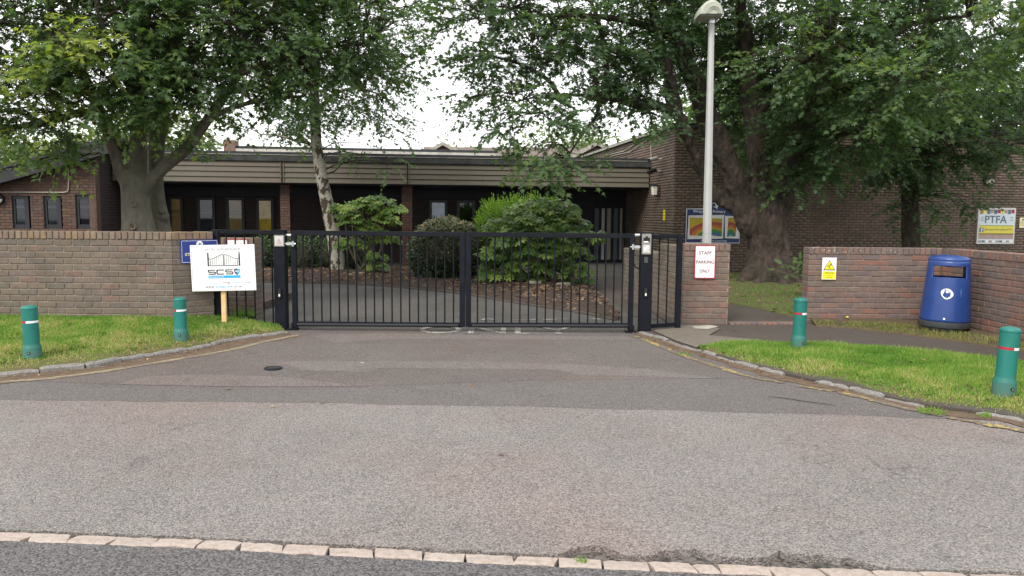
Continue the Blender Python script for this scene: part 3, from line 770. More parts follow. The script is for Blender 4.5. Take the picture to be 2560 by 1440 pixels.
# ------------------------------------------------------------------ boundary walls
CH = .0765
lw = thing('brick_wall', (-5.5, 9.4, .15), 'long brown brick boundary wall with buff coping left of the gate', 'wall')
brick_run(lw, LW0, LW1, .10, 14, CH, .215, 'brick_left', 'brick_left_cope')
brick_run(lw, LW1, LW2, .10, 14, CH, .215, 'brick_left', 'brick_left_cope', off=.06)
MB().box(-14, -7.31, 9.31, 9.5, 0, 1.27).build('wall_end', 'brick_left', lw)
lp = thing('brick_pier', (-3.7, 10.5, 0), 'brown brick pier seen through the left fixed gate panel', 'pier')
a, b = at(535, 700, 10.35), at(637, 700, 10.35)
brick_run(lp, (a.x, 10.35), (b.x, 10.35), 0.0, 14, CH, .33, 'brick_left', 'brick_left_cope')
rp = thing('brick_pier', (2.7, 10.6, 0), 'free-standing brick pier with STAFF PARKING ONLY sign right of the gate', 'pier')
a, b = at(1708, 700, 10.45), at(1824, 700, 10.45)
RPX0, RPX1 = a.x, b.x
brick_run(rp, (RPX0, 10.45), (RPX1, 10.45), .02, 13, .0783, .33, 'brick_pier', 'brick_pier', off=.06)
rs = thing('brick_wall', (2.25, 12, 0), 'mossy brick return wall running back from the right gate post', 'wall')
brick_run(rs, (2.02, 13.9), (2.27, 11.75), 0.0, 11, CH, .215, 'brick_green', 'brick_green')
brick_run(rs, (2.275, 11.74), (2.40, 10.72), 0.0, 13, CH, .215, 'brick_green', 'brick_green')
RW_Y, RW_X0, RW_X1 = 10.72, at(2019, 700, 10.72).x, 6.06
rw = thing('brick_wall', (5, 10.8, 0), 'low red-purple brick wall with white lichen spots behind the blue bin', 'wall')
brick_run(rw, (RW_X0, RW_Y), (RW_X1, RW_Y), .0, 13, CH, .215, 'brick_right', 'brick_right_cope', off=.12)
brick_run(rw, (RW_X1, RW_Y - .002), (RW_X1 + .03, 8.15), .0, 13, CH, .215, 'brick_right', 'brick_right_cope')
MB().box(RW_X1 + .04, RW_X1 + .23, 4.5, 8.14, 0, 1.08).build('wall_end', 'brick_right', rw)

# ------------------------------------------------------------------ gates
GY = 9.8
def gx(px): return at(px, 700, GY).x
def gz(py, px=1150): return at(px, py, GY).z
def rail(b, px0, py0, px1, py1, w, d=.05, y=GY):
    p, q = at(px0, py0, y), at(px1, py1, y); b.bar(p, q, d, w); return b
def leaf_gate(name, label, s0, s1, bars, hinge_left, tops, bots):
    g = thing(name, (gx((s0 + s1) / 2), GY, 0), label, 'gate', 'sliding arm driveway gate leaves' if 0 else None)
    top = MB(); p, q = at(s0, tops[0] + 6, GY), at(s1, tops[1] + 6, GY); top.hexa([(p.x, GY - .03, p.z - .03), (q.x, GY - .03, q.z - .03), (q.x, GY + .03, q.z - .03), (p.x, GY + .03, p.z - .03),
             (p.x, GY - .03, p.z + .03), (q.x, GY - .03, q.z + .03), (q.x, GY + .03, q.z + .03), (p.x, GY + .03, p.z + .03)])
    top.build('top_rail', 'black_steel', g, bevel=.004)
    bo = MB(); p, q = at(s0, bots[0], GY), at(s1, bots[1], GY); bo.hexa([(p.x, GY - .03, p.z - .03), (q.x, GY - .03, q.z - .03), (q.x, GY + .03, q.z - .03), (p.x, GY + .03, p.z - .03),
             (p.x, GY - .03, p.z + .03), (q.x, GY - .03, q.z + .03), (q.x, GY + .03, q.z + .03), (p.x, GY + .03, p.z + .03)])
    bo.build('bottom_rail', 'black_steel', g, bevel=.004)
    # round safety edge along the bottom
    MB().tube([(p.x + .05, GY - .052, p.z - .004), (q.x - .05, GY - .052, q.z - .004)], .021, 10).build('safety_edge', 'dark_plastic', g, smooth=True)
    h = s0 if hinge_left else s1; m_ = s1 if hinge_left else s0
    for px, w, nm, y0 in ((h, .062, 'hinge_stile', tops[0 if hinge_left else 1]), (m_, .07, 'meeting_stile', tops[1 if hinge_left else 0])):
        zt = at(px, y0, GY).z; zb = at(px, 816, GY).z if nm == 'meeting_stile' else .04
        x = gx(px)
        MB().box(x - w / 2, x + w / 2, GY - .033, GY + .033, zb - .004, zt).build(nm, 'black_steel', g, bevel=.004)
    for px in bars:
        t = (px - s0) / (s1 - s0); zt = at(px, tops[0] * (1 - t) + tops[1] * t + 8, GY).z; zb = at(px, bots[0] * (1 - t) + bots[1] * t - 3, GY).z
        x = gx(px); MB().tube([(x, GY, zb), (x, GY, zt)], .0098, 10, False).build('bar', 'black_steel', g, smooth=True)
    return g
lg = leaf_gate('gate_leaf', 'left leaf of the black barred driveway gate', 736.5, 1156, [759.4 + 22.03 * i for i in range(18)], True, (576, 580), (809, 812))
rg = leaf_gate('gate_leaf', 'right leaf of the black barred driveway gate', 1171, 1578, [1194 + 21.3 * i for i in range(18)], False, (580, 584), (812, 813))
for g, px, py, s in ((lg, 728, 609, 1), (rg, 1588, 617, -1)):            # galvanised adjustable hinges and floor shoes
    p = at(px, py, GY)
    MB().box(p.x - .05, p.x + .05, GY - .06, GY + .02, p.z - .018, p.z + .018).tube([(p.x - .06 * s, GY - .045, p.z), (p.x + .07 * s, GY - .045, p.z)], .011, 8).tube([(p.x + .035 * s, GY - .05, p.z - .035), (p.x + .035 * s, GY - .05, p.z + .035)], .016, 10).build('hinge', 'galv', g, bevel=.002)
    p = at(722 if s > 0 else 1590, 588, GY)
    MB().tube([(p.x - .05, GY, p.z), (p.x + .05, GY, p.z)], .02, 10).build('top_hinge', 'galv', g, smooth=True)
    x = gx(733 if s > 0 else 1582)
    MB().box(x - .085, x + .055, GY - .06, GY + .06, .0, .028).box(x - .03, x + .03, GY - .03, GY + .03, .029, .1).build('floor_shoe', 'black_steel', g, bevel=.004)

def gate_post(px0, px1, ptop, label):
    x0, x1 = gx(px0), gx(px1); zt = at(px0, ptop, GY).z
    t = thing('gate_post', ((x0 + x1) / 2, GY, 0), label, 'gate post')
    MB().box(x0, x1, GY - .07, GY + .07, -.02, zt).build('post', 'black_steel', t, bevel=.006)
    MB().box(x0 - .004, x1 + .004, GY - .074, GY + .074, zt, zt + .006).build('cap', 'black_steel', t)
    return t, x0, x1, zt
pl, x0, x1, zt = gate_post(689, 717, 576, 'left black steel gate post with grey warning plate')
def sensor(t, px, py):
    p = at(px, py, GY - .075)
    MB().box(p.x - .022, p.x + .022, p.y - .03, p.y + .004, p.z - .06, p.z + .06).build('safety_sensor', 'dark_plastic', t, bevel=.006)
    MB().box(p.x - .009, p.x + .009, p.y - .036, p.y - .031, p.z - .04, p.z - .008).build('sensor_lens', 'diffuser', t)
sensor(pl, 700, 733)
P = Panel(at(697.5, 602, GY - .085), (1, 0, 0))
P.plate('warning_plate', 'stainless', pl, .128, .145, .02, .006)
P.plate('warning_face', 'aluminium', pl, .104, .118, .001, .003, .002)
for i, y_ in enumerate((-.012, -.026, -.038)): P.text(('WARNING', 'AUTOMATIC', 'GATES')[i], 'red_ink', pl, 0, y_, w=(.06, .075, .055)[i], h=.009, k=.0035)
P.flat('symbol', 'red_ink', pl, [strip([(-.012, .004), (.012, .004), (0, .026)], .004, True)], .0035)
pr, x0, x1, zt = gate_post(1598.5, 1628.5, 582, 'right black steel gate post carrying the entry keypad')
sensor(pr, 1613.5, 731)
P = Panel(at(1616.5, 610, GY - .085), (1, 0, 0))
ic = P.plate('intercom', 'stainless', pr, .118, .262, .03, .008)
P.plate('camera_window', 'dark_plastic', ic, .03, .026, .001, .003, .002, 0, .085)
P.plate('speaker', 'dark_plastic', ic, .085, .055, .001, .002, .002, 0, .052); P.plate('name_strip', 'white_ink', ic, .06, .015, .001, 0, .004, -.008, .028)
P.plate('keypad_plate', 'aluminium', ic, .088, .1, .001, .003, .002, 0, -.062)
for i in range(4):
    for j in range(3): P.plate('key', 'white_ink' if (i + j) % 4 else 'aluminium', ic, .013, .014, .004, .002, .006, (j - 1) * .021, -.03 - i * .021)
P.plate('proximity_reader', 'frame_grey', pr, .046, .075, .014, .004, 0, .0, -.205)
MB().tube([(gx(1585), GY + .05, gz(655)), (gx(1590), GY + .05, gz(666)), (gx(1598), GY + .05, gz(668))], .008, 8).build('cable', 'dark_plastic', pr, smooth=True)

def fixed_panel(label, a, b, tops, bots, bars, ya, yb, endpost):
    t = thing('fixed_gate_panel', (at(a, 700, ya).x, ya, 0), label, 'fence panel')
    def pt(px, py):
        k = (px - a) / (b - a); return at(px, py, ya * (1 - k) + yb * k)
    for nm, ys, th in (('top_rail', tops, .05), ('bottom_rail', bots, .05)):
        p, q = pt(a, ys[0]), pt(b, ys[1]); z_ = Vector((0, 0, th / 2)); d = Vector((0, .025, 0))
        MB().hexa([p - z_ - d, q - z_ - d, q - z_ + d, p - z_ + d, p + z_ - d, q + z_ - d, q + z_ + d, p + z_ + d]).build(nm, 'black_steel', t, bevel=.004)
    for px in bars:
        k = (px - a) / (b - a); p, q = pt(px, tops[0] + (tops[1] - tops[0]) * k + 3), pt(px, bots[0] + (bots[1] - bots[0]) * k - 3)
        MB().tube([(p.x, p.y, q.z), p], .0098, 10, False).build('bar', 'black_steel', t, smooth=True)
    e0, e1, yt, ye = endpost
    MB().box(at(e0, 700, ye).x, at(e1, 700, ye).x, ye - .04, ye + .04, 0, at(e0, yt, ye).z).build('end_post', 'black_steel', t, bevel=.005)
fixed_panel('short fixed barred panel left of the gate, behind the white board', 548, 689, (579, 581), (811, 813), [565, 587.5, 610.5, 633.5, 655.8, 678.5], 9.74, 9.8, (531, 552, 574, 9.74))
fixed_panel('narrow fixed barred panel between the right gate post and brick pier', 1628.5, 1691, (592, 591), (815, 811), [1649.5, 1671], 9.84, 10.0, (1690, 1703, 588, 10.02))

# ------------------------------------------------------------------ signs
def gate_icon(P, parent, cx, cy, w, h, k):
    S = []; hw = w / 2
    for s in (-1, 1):
        S.append(rect(*sorted((cx + s * hw, cx + s * (hw - .018))), cy - h / 2, cy + h / 2)); S.append(disc(cx + s * (hw - .009), cy + h / 2 + .01, .0095))
        S.append(rect(*sorted((cx + s * (hw - .024), cx + s * (hw - .011))), cy - h / 2 + .006, cy - h / 2 + .014)); S.append(rect(*sorted((cx + s * (hw - .03), cx + s * (hw - .011))), cy + h * .1, cy + h * .16))
        x0, x1 = .006, hw - .034
        top = lambda t: cy + h * (.46 - .36 * (t * t * (3 - 2 * t)))
        S.append(strip([(cx + s * (x0 + (x1 - x0) * i / 12), top(i / 12)) for i in range(13)], .006))
        S.append(strip([(cx + s * x0, cy - h / 2 + .004), (cx + s * x1, cy - h / 2 + .004)], .008))
        for i in range(7):
            t = i / 6; x = cx + s * (x0 + (x1 - x0) * t); S.append(strip([(x, cy - h / 2), (x, top(t))], .007 if i in (0, 6) else .004))
    P.flat('gate_emblem', 'black_ink', parent, S, k)
bd = thing('notice_board', at(558, 790, 9.45), 'white gate installer board on a wooden stake in the left grass', 'sign')
q0, q1 = at(477.5, 671, 9.42), at(638, 668, 9.46)
P = Panel((q0 + q1) / 2, (q1 - q0)); w = (q1 - q0).length; h = at(558, 612, 9.44).z - at(558, 727, 9.44).z
MB().box(at(553, 700, 9.5).x, at(564.5, 700, 9.5).x, 9.475, 9.515, 0.02, at(558, 625, 9.5).z).build('stake', 'wood_stake', bd, bevel=.003)
P.plate('board', 'white_sign', bd, w, h, .012, .006)
P.flat('border', 'grey_ink', bd, [strip(rrect(w - .03, h - .03, .004), .0025, True)], .002)
P.text('ELECTRIC GATES INSTALLED BY:', 'grey_ink', bd, .01, h * .405, w=.44, h=.022)
gate_icon(P, bd, .012, h * .17, .4, .15, .002)
# wide squared S C S
S = []; sw = .0125
def sq(cx, pts): S.append(strip([(cx + x * .092, -.052 + y * .06) for x, y in pts], sw))
for cx, ch in ((-.14, 'S'), (-.034, 'C'), (.072, 'S')):
    if ch == 'S': sq(cx, [(.47, .42), (-.4, .42), (-.46, .36), (-.46, .06), (-.4, 0), (.4, 0), (.46, -.06), (.46, -.36), (.4, -.42), (-.47, -.42)])
    else: sq(cx, [(.47, .42), (-.4, .42), (-.46, .36), (-.46, -.36), (-.4, -.42), (.47, -.42)])
P.flat('logo_letters', 'black_ink', bd, S, .002)
sx, sy = .168, -.05
P.flat('logo_shield', 'black_ink', bd, [poly([(sx, sy - .045), (sx, sy + .042), (sx - .02, sy + .034), (sx - .036, sy + .036), (sx - .034, sy), (sx - .024, sy - .024)])], .002)
P.flat('logo_shield', 'cyan_ink', bd, [poly([(sx, sy - .045), (sx + .024, sy - .024), (sx + .034, sy), (sx + .036, sy + .036), (sx + .02, sy + .034), (sx, sy + .042)])], .002)
P.flat('logo_eye', 'white_sign', bd, [poly([(sx - .026, sy + .006), (sx - .01, sy + .017), (sx + .01, sy + .017), (sx + .026, sy + .006), (sx + .01, sy - .006), (sx - .01, sy - .006)])], .0035)
P.flat('logo_pupil', 'black_ink', bd, [disc(sx + .003, sy + .008, .008)], .005)
P.plate('logo_bar', 'cyan_ink', bd, .395, .033, .001, .006, .002, .01, -.112)
P.text('SCS Automation UK', 'white_ink', bd, -.085, -.112, w=.185, h=.017, k=.004, bold=.01)
P.text('0118 978 3381', 'pale_blue_ink', bd, -.19, -h * .333, w=.235, h=.022)
P.text('info@', 'grey_ink', bd, .03, -h * .328, w=.09, h=.026); P.text('scssecure', 'pale_blue_ink', bd, .16, -h * .328, w=.15, h=.02); P.text('.co.uk', 'grey_ink', bd, .287, -h * .325, w=.082, h=.022)
P.text('www.', 'black_ink', bd, -.17, -h * .415, w=.115, h=.021); P.text('scssecure', 'cyan_ink', bd, .0, -h * .413, w=.205, h=.024); P.text('.co.uk', 'black_ink', bd, .165, -h * .41, w=.115, h=.027)

def bird(cx, cy, s):
    return [poly([(cx + x * s, cy + y * s) for x, y in p]) for p in (
        [(-.1, -.25), (.12, -.28), (.2, -.1), (.05, .05), (-.12, 0)], [(-.1, 0), (.05, .05), (-.05, .35), (-.22, .5), (-.18, .2)],
        [(.05, .02), (.18, -.1), (.36, .12), (.55, .4), (.25, .25)], [(-.1, -.25), (-.12, -.08), (-.42, -.06), (-.55, -.02), (-.35, -.16)], [(.02, -.27), (.14, -.27), (.18, -.46), (.0, -.42)])]
d_ = (Vector(LW2) - Vector(LW1)).normalized(); u_ = Vector((d_.x, d_.y, 0)); n_ = Vector((d_.y, -d_.x, 0))
c_ = Vector((*LW1, 0)) + u_ * .33 + n_ * .014; c_.z = at(490, 628, 9.55).z
sg = thing('sign', c_, 'blue school sign on the left wall, half hidden behind the white board', 'sign')
P = Panel(c_, u_); P.plate('plate', 'blue_sign', sg, .47, .29, .008, .012)
P.flat('border', 'white_ink', sg, [strip(rrect(.445, .265, .01), .004, True)], .002)
P.flat('crest', 'white_ink', sg, [disc(.0, .09, .042)], .002); P.flat('crest_bird', 'black_ink', sg, bird(0, .09, .05), .0035)
P.text('STAFF ONLY', 'cream_ink', sg, 0, -.035, w=.37, h=.036, bold=.015); P.text('No admittance', 'white_ink', sg, 0, -.078, w=.25, h=.02); P.text('to school', 'white_ink', sg, 0, -.108, w=.16, h=.02)

def staff_sign(px, py, Y, w, h, label):
    c = at(px, py, Y); t = thing('sign', c, label, 'sign', 'staff parking signs')
    P = Panel(c, (1, 0, 0)); P.plate('plate', 'red_ink', t, w, h, .006, .014); P.plate('face', 'white_sign', t, w - .026, h - .026, .001, .008, .002)
    for i, s in enumerate(('STAFF', 'PARKING', 'ONLY')): P.text(s, 'maroon_ink', t, 0, h * (.27 - .27 * i), w=w * (.60, .84, .49)[i], h=h * .10, k=.0035, bold=.018)
    P.flat('screw', 'stainless', t, [disc(0, h * .455, .006, n=8), disc(0, -h * .455, .006, n=8)], .0035)
staff_sign(1762.5, 655, 10.425, .288, .458, 'white STAFF PARKING ONLY sign with red border on the right pier')
staff_sign(594, 640, 10.33, .288, .458, 'white and red parking sign on the left pier, behind the installer board')

c = at(2073, 671.5, 10.70); t = thing('sign', c, 'small yellow and white slip hazard warning sign on the lichened wall', 'sign')
P = Panel(c, (1, 0, 0)); W, H = .2, .31
P.plate('plate', 'white_sign', t, W, H, .005, .003); P.flat('lower_field', 'yellow_sign', t, [rect(-W / 2 + .008, W / 2 - .008, -H / 2 + .008, -.038)], .002)
tri = lambda s, cy: [(-s, cy - s * .866), (s, cy - s * .866), (0, cy + s * .866)]
P.flat('triangle', 'black_ink', t, [poly(tri(.085, .05))], .002); P.flat('triangle_field', 'yellow_sign', t, [poly(tri(.069, .048))], .0035)
P.flat('falling_figure', 'black_ink', t, [disc(.02, .062, .009), strip([(.014, .055), (-.006, .035), (-.022, .04), (-.034, .032)], .009), strip([(-.006, .035), (.004, .02), (-.012, .012)], .008), strip([(.01, .05), (.026, .042)], .005), strip([(-.02, .008), (.0, .002), (.03, .006)], .004)], .005)
P.text('Warning', 'black_ink', t, 0, -.062, w=.125, h=.03, k=.0035, bold=.015); P.text('Uneven', 'black_ink', t, 0, -.098, w=.075, h=.014, k=.0035); P.text('surface', 'black_ink', t, 0, -.122, w=.08, h=.014, k=.0035)

# ------------------------------------------------------------------ bollards
def bollard(px, py, z, hgt, dia, lean, red, label, key=True, cap_tilt=0.0):
    """red: start and end angle (degrees, seen from the front, -90 left .. 90 right) of the red part of the band"""
    p = gp(px, py, z); t = thing('bollard', p, label, 'bollard', 'green plastic bollards')
    r = dia / 2; M = Matrix.Translation(p) @ Matrix.Rotation(R(lean), 4, 'Y')
    def bld(b, nm, mt, **k): return b.xform(M).build(nm, mt, t, smooth=True, **k)
    zb = hgt * .675; face = math.degrees(math.atan2(-p.y, -p.x))
    bld(MB().lathe([(r * 1.17, -.05), (r * 1.17, hgt * .2), (r * 1.15, hgt * .215), (r * 1.01, hgt * .265), (r, hgt * .28), (r, zb), (r * .985, zb), (r * .985, zb + .026), (r, zb + .026), (r, hgt * .93)], 40), 'body', 'bollard')
    bld(MB().lathe([(r * .985, hgt * .932), (r * 1.03, hgt * .935), (r * 1.03, hgt * .955), (r * .99, hgt * .97), (r * .8, hgt * .99), (r * .4, hgt * 1.004), (.004, hgt * 1.008)], 40), 'cap', 'bollard')
    for nm, mt, (a0, a1) in (('reflective_band', 'red_ink', red), ('reflective_band', 'white_ink', (red[1], red[0] + 360))):
        b = MB(); n = 18; V = []
        for i in range(n + 1):
            a = R(face + a0 + (a1 - a0) * i / n)
            for zz in (zb + .002, zb + .0235): V.append((r * .997 * math.cos(a), r * .997 * math.sin(a), zz))
        bld(b.add(V, [(2 * i, 2 * i + 2, 2 * i + 3, 2 * i + 1) for i in range(n)]), nm, mt)
    if key is not None:
        a = R(face + key); c = Vector((math.cos(a), math.sin(a), 0)); q = c * (r * 1.165) + Vector((0, 0, hgt * .125))
        bld(MB().tube([q - c * .01, q + c * .004], [.016, .015], 14), 'lock_boss', 'dark_plastic'); bld(MB().tube([q, q + c * .006], .008, 10), 'lock_core', 'stainless')
bollard(82, 896, .065, .525, .142, -1.2, (-130, -31), 'green bollard at the far left with mostly white band', key=-22)
bollard(453, 849, .08, .48, .132, -.3, (-130, -36), 'green bollard standing beside the left wall corner', key=-12)
bollard(1996, 871, .06, .565, .139, .3, (-130, 20), 'green bollard on the grass in front of the warning sign', key=38)
bollard(2508, 989, .05, .575, .150, 2.3, (-130, 33), 'leaning green bollard nearest the right edge, largest of the four', key=40)

# ------------------------------------------------------------------ litter bin
bp = at(2359, 826, 9.85); bp.z = .06
bn = thing('litter_bin', bp, 'blue plastic litter bin with slot opening at the right wall corner', 'bin')
MBin = Matrix.Translation(bp) @ Matrix.Rotation(R(1.3), 4, 'Y')
def br(z): return .302 - .062 * (z / .93) ** 1.1               # tapered radius
def lathe_part(prof, k=64, skip=None):
    b = MB(); n = len(prof)
    for r, z in prof:
        for j in range(k):
            a = 2 * math.pi * j / k; b.v.append((r * math.cos(a), r * math.sin(a), z))
    for i in range(n - 1):
        for j in range(k):
            if skip and skip((prof[i][1] + prof[i + 1][1]) / 2, 360 * (j + .5) / k): continue
            b.f.append((i * k + j, i * k + (j + 1) % k, (i + 1) * k + (j + 1) % k, (i + 1) * k + j))
    return b
zs = sorted(set(list(np.linspace(.13, .91, 30)) + [.70, .845]))
slot = lambda z, a: .70 < z < .845 and (abs((a - 244 + 180) % 360 - 180) < 46 or abs((a - 64 + 180) % 360 - 180) < 46)
body = lathe_part([(br(z), z) for z in zs] , skip=slot).xform(MBin).build('body', 'bin', bn, smooth=True)
md = body.modifiers.new('wall', 'SOLIDIFY'); md.thickness = .012; md.offset = -1
lathe_part([(br(.91), .911), (br(.91) + .003, .925), (br(.93) - .004, .945), (br(.93) - .03, .962), (br(.93) - .09, .975), (.05, .984), (.002, .985)]).xform(MBin).build('lid', 'bin', bn, smooth=True)
lathe_part([(.24, .0), (.25, .01), (.25, .05), (.3, .055), (.307, .065), (.306, .127), (.296, .129), (.05, .13)]).xform(MBin).build('base', 'frame_grey', bn, smooth=True)
MB().lathe([(.2, .12), (.215, .5), (.22, .66), (.19, .66), (.18, .14)], 32).xform(MBin).build('liner', 'dark_plastic', bn, smooth=True)
class BinPanel(Panel):
    def __init__(s): s.map = True
    def P(s, x, y, k):
        r = br(y) + k; a = R(241) + x / r
        return MBin @ Vector((r * math.cos(a), r * math.sin(a), y))
Q = BinPanel()
drop = [(.0 + .066 * math.cos(a) * (1 + .12 * math.cos(2 * a + .9)), .50 + .068 * math.sin(a) * (1 - .1 * math.cos(a - .8))) for a in np.linspace(0, 2 * math.pi, 28, endpoint=False)]
Q.flat('litter_emblem', 'white_ink', bn, [poly(drop)], .002)
Q.flat('litter_figure', 'blue_sign', bn, [disc(-.026, .545, .008, n=10), strip([(-.026, .533), (-.027, .505), (-.036, .465)], .013), strip([(-.027, .505), (-.018, .468)], .009), strip([(-.024, .53), (.0, .54), (.016, .528)], .006), poly([(-.004, .505), (.04, .515), (.036, .46), (.004, .455)]), strip([(.006, .517), (.036, .523)], .005)], .0035)
Q.flat('care_label', 'white_ink', bn, [rect(-.022, .0, .165, .188)], .002)
Q.flat('scratch', 'pale_blue_ink', bn, [strip([(.16, .57), (.162, .52), (.163, .46)], .002), strip([(.15, .53), (.172, .523)], .002)], .002)

# ------------------------------------------------------------------ street lamp behind the pier
LY = 11.15
lt = thing('street_lamp', (at(1764, 700, LY).x, LY, 0), 'tall pale octagonal lamp post with hooded lantern behind the right pier', 'street lamp')
p0, p1 = at(1763.5, 780, LY), at(1779, 55, LY); p0 = p0 + (p0 - p1) * .08
def oct_(pa, pb, ra, rb, nm, mt, sm=False): return MB().tube([pa, pb], [ra, rb], 8).build(nm, mt, lt, smooth=sm)
oct_(p0, p0.lerp(p1, .33), .078, .067, 'lower_post', 'lamp_post'); oct_(p0.lerp(p1, .331), p1, .066, .042, 'upper_post', 'lamp_post')
dz = (p1 - p0).normalized()
MB().tube([p1 - dz * .02, p1 + dz * .16], .05, 20).build('collar', 'galv', lt, smooth=True)
hd = at(1772, 43, LY - .05); b = MB(); n = 24; W2 = .168
V = []
for yy, k in ((-.19, .82), (-.16, .97), (0, 1.0), (.2, .97), (.24, .8)):
    for i in range(n + 1):
        a = math.pi * i / n; V.append((hd.x + math.cos(a) * W2 * k + .0, hd.y + yy, hd.z + math.sin(a) * .2 * k))
b.add(V, [(r_ * (n + 1) + i, r_ * (n + 1) + i + 1, (r_ + 1) * (n + 1) + i + 1, (r_ + 1) * (n + 1) + i) for r_ in range(4) for i in range(n)] + [tuple(range(n + 1)), tuple(4 * (n + 1) + i for i in range(n + 1))])
b.build('hood', 'lamp_head', lt, smooth=True)
for k, rr in enumerate((.06, .078, .098)):
    MB().tube([(hd.x + .02 + math.cos(math.pi * i / 16) * rr, hd.y - .195, hd.z + .005 + math.sin(math.pi * i / 16) * rr) for i in range(17)], .006, 6).build('ridge', 'lamp_head', lt, smooth=True)
MB().box(hd.x - .155, hd.x + .155, hd.y - .16, hd.y + .21, hd.z - .014, hd.z - .002).build('diffuser', 'lamp_head', lt, bevel=.004)

# stop-tap cover in the drive
p = gp(683, 921, .009); t = thing('drain_cover', p, 'small round dark cover sunk in the drive left of centre', 'cover')
MB().lathe([(.085, .0), (.085, .009), (.07, .010), (.068, .005), (.002, .005)], 24, tuple(p)).build('ring', 'dark_plastic', t, smooth=True)
MB().box(p.x - .05, p.x + .05, p.y - .008, p.y + .008, p.z + .006, p.z + .010).build('lid_bar', 'frame_grey', t)

# ------------------------------------------------------------------ school buildings (own axes: turned 7.5 degrees)
BO = Vector((4.04, 22.6)); UX = Vector((.9914, .1305)); UY = Vector((-.1305, .9914)); BANG = math.atan2(.1305, .9914)
UX3 = Vector((*UX, 0)); UY3 = Vector((*UY, 0))
def BL(lx, ly, z=0.0):
    p = BO + UX * lx + UY * ly; return Vector((p.x, p.y, z))
def wall_pt(px, py, ly):                     # point of the plane ly = const seen at a survey mark
    d = _ray(px, py); k = (ly + BO.dot(UY)) / Vector((d.x, d.y)).dot(UY)
    return Vector((d.x * k, d.y * k, 1.5 + d.z * k))
def side_pt(px, py, lx):
    d = _ray(px, py); k = (lx + BO.dot(UX)) / Vector((d.x, d.y)).dot(UX)
    return Vector((d.x * k, d.y * k, 1.5 + d.z * k))
def lxo(p): return (Vector((p.x, p.y)) - BO).dot(UX)
def lyo(p): return (Vector((p.x, p.y)) - BO).dot(UY)
def bbox(b, x0, x1, y0, y1, z0, z1):
    return b.hexa([BL(x0, y0, z0), BL(x1, y0, z0), BL(x1, y1, z0), BL(x0, y1, z0), BL(x0, y0, z1), BL(x1, y0, z1), BL(x1, y1, z1), BL(x0, y1, z1)])
def LB(name, mat, parent, *r, **k): return bbox(MB(), *r).build(name, mat, parent, **k)
def bar_l(name, mat, parent, pts, r): return MB().tube(pts, r, 8).build(name, mat, parent, smooth=True)

# --- hall on the right
HT = 3.93; HF = -2.1
hall = thing('school_hall', BL(5, 0, 0), 'windowless brown brick hall block behind the right-hand trees', 'building')
LB('wall_core', 'mortar_dark', hall, .012, 14.2, HF + .012, 9, -.1, HT - .05)
LB('coping', 'felt', hall, -.05, 14.25, HF - .05, 9.05, HT - .05, HT + .07)
LB('coping_edge', 'concrete', hall, -.075, -.051, HF - .05, 9.05, HT - .03, HT + .04)
_boxF = np.array([(0, 1, 2, 3), (0, 4, 5, 1), (1, 5, 6, 2), (2, 6, 7, 3), (3, 7, 4, 0)])
V = []; F = []; T = []; singles = 0
xa, xb = lxo(wall_pt(2025, 520, HF)), lxo(wall_pt(2245, 520, HF)); xc, xd = lxo(wall_pt(2305, 520, HF)), lxo(wall_pt(2435, 520, HF))
hb = .0645
def mass_brick(c, hx, d_in, hz, t):
    """c centre of the face, hx half extent vector along the wall, d_in outward normal"""
    n = len(V); ch = .005
    jit = d_in * random.uniform(-.003, .003)
    for s in ((-1, -1), (1, -1), (1, 1), (-1, 1)):
        V.append(tuple(c + jit + hx * (s[0] * (1 - ch / hx.length)) + Vector((0, 0, s[1] * (hz - ch * .7)))))
    for s in ((-1, -1), (1, -1), (1, 1), (-1, 1)):
        V.append(tuple(c - d_in * .014 + hx * s[0] + Vector((0, 0, s[1] * hz))))
    F.extend([tuple(i + n for i in f) for f in _boxF]); T.extend([t] * 5)
nf = -UY3
for i in range(53):
    zc = -.03 + .075 * (i + .5)
    if zc > HT - .08: break
    x = -(.1125 if i % 2 else 0)
    while x < 13.6:
        a, b_ = max(x, 0) + .005, x + .22; x += .225
        mid = (a + b_) / 2; c = BL(mid, HF, zc)
        if singles < 300 and (xa < mid < xb or xc < mid < xd) and .92 < zc < 2.35 and (i % 1 == 0):
            c2 = BL(mid, HF + .03, zc)
            brick(hall, brick_mesh(.215, .06, hb, 'brick_hall', random.randrange(4)), c2, BANG, (b_ - a) / .215); singles += 1
        else: mass_brick(c, UX3 * ((b_ - a) / 2), nf, hb / 2, random.random())
    y = HF - (0 if i % 2 else .1125)
    while y < 8.8:                            # side wall running back, facing the drive
        a, b_ = max(y, HF) + .005, y + .22; y += .225
        mass_brick(BL(0, (a + b_) / 2, zc), -UY3 * ((b_ - a) / 2), -UX3, hb / 2, random.random())
fast_obj('brickwork', V, F, 'brick_hall_mass', hall, T, kind='stuff', label='remaining brickwork of the hall walls')
# white paint-like streaks of cables above the canopy roof
for pts in ([(1515, 388), (1560, 378), (1600, 352), (1602, 338)], [(1528, 390), (1575, 380), (1622, 348)], [(1626, 340), (1628, 400)]):
    bar_l('cable', 'conduit', hall, [side_pt(x, y, -.02) for x, y in pts], .012)

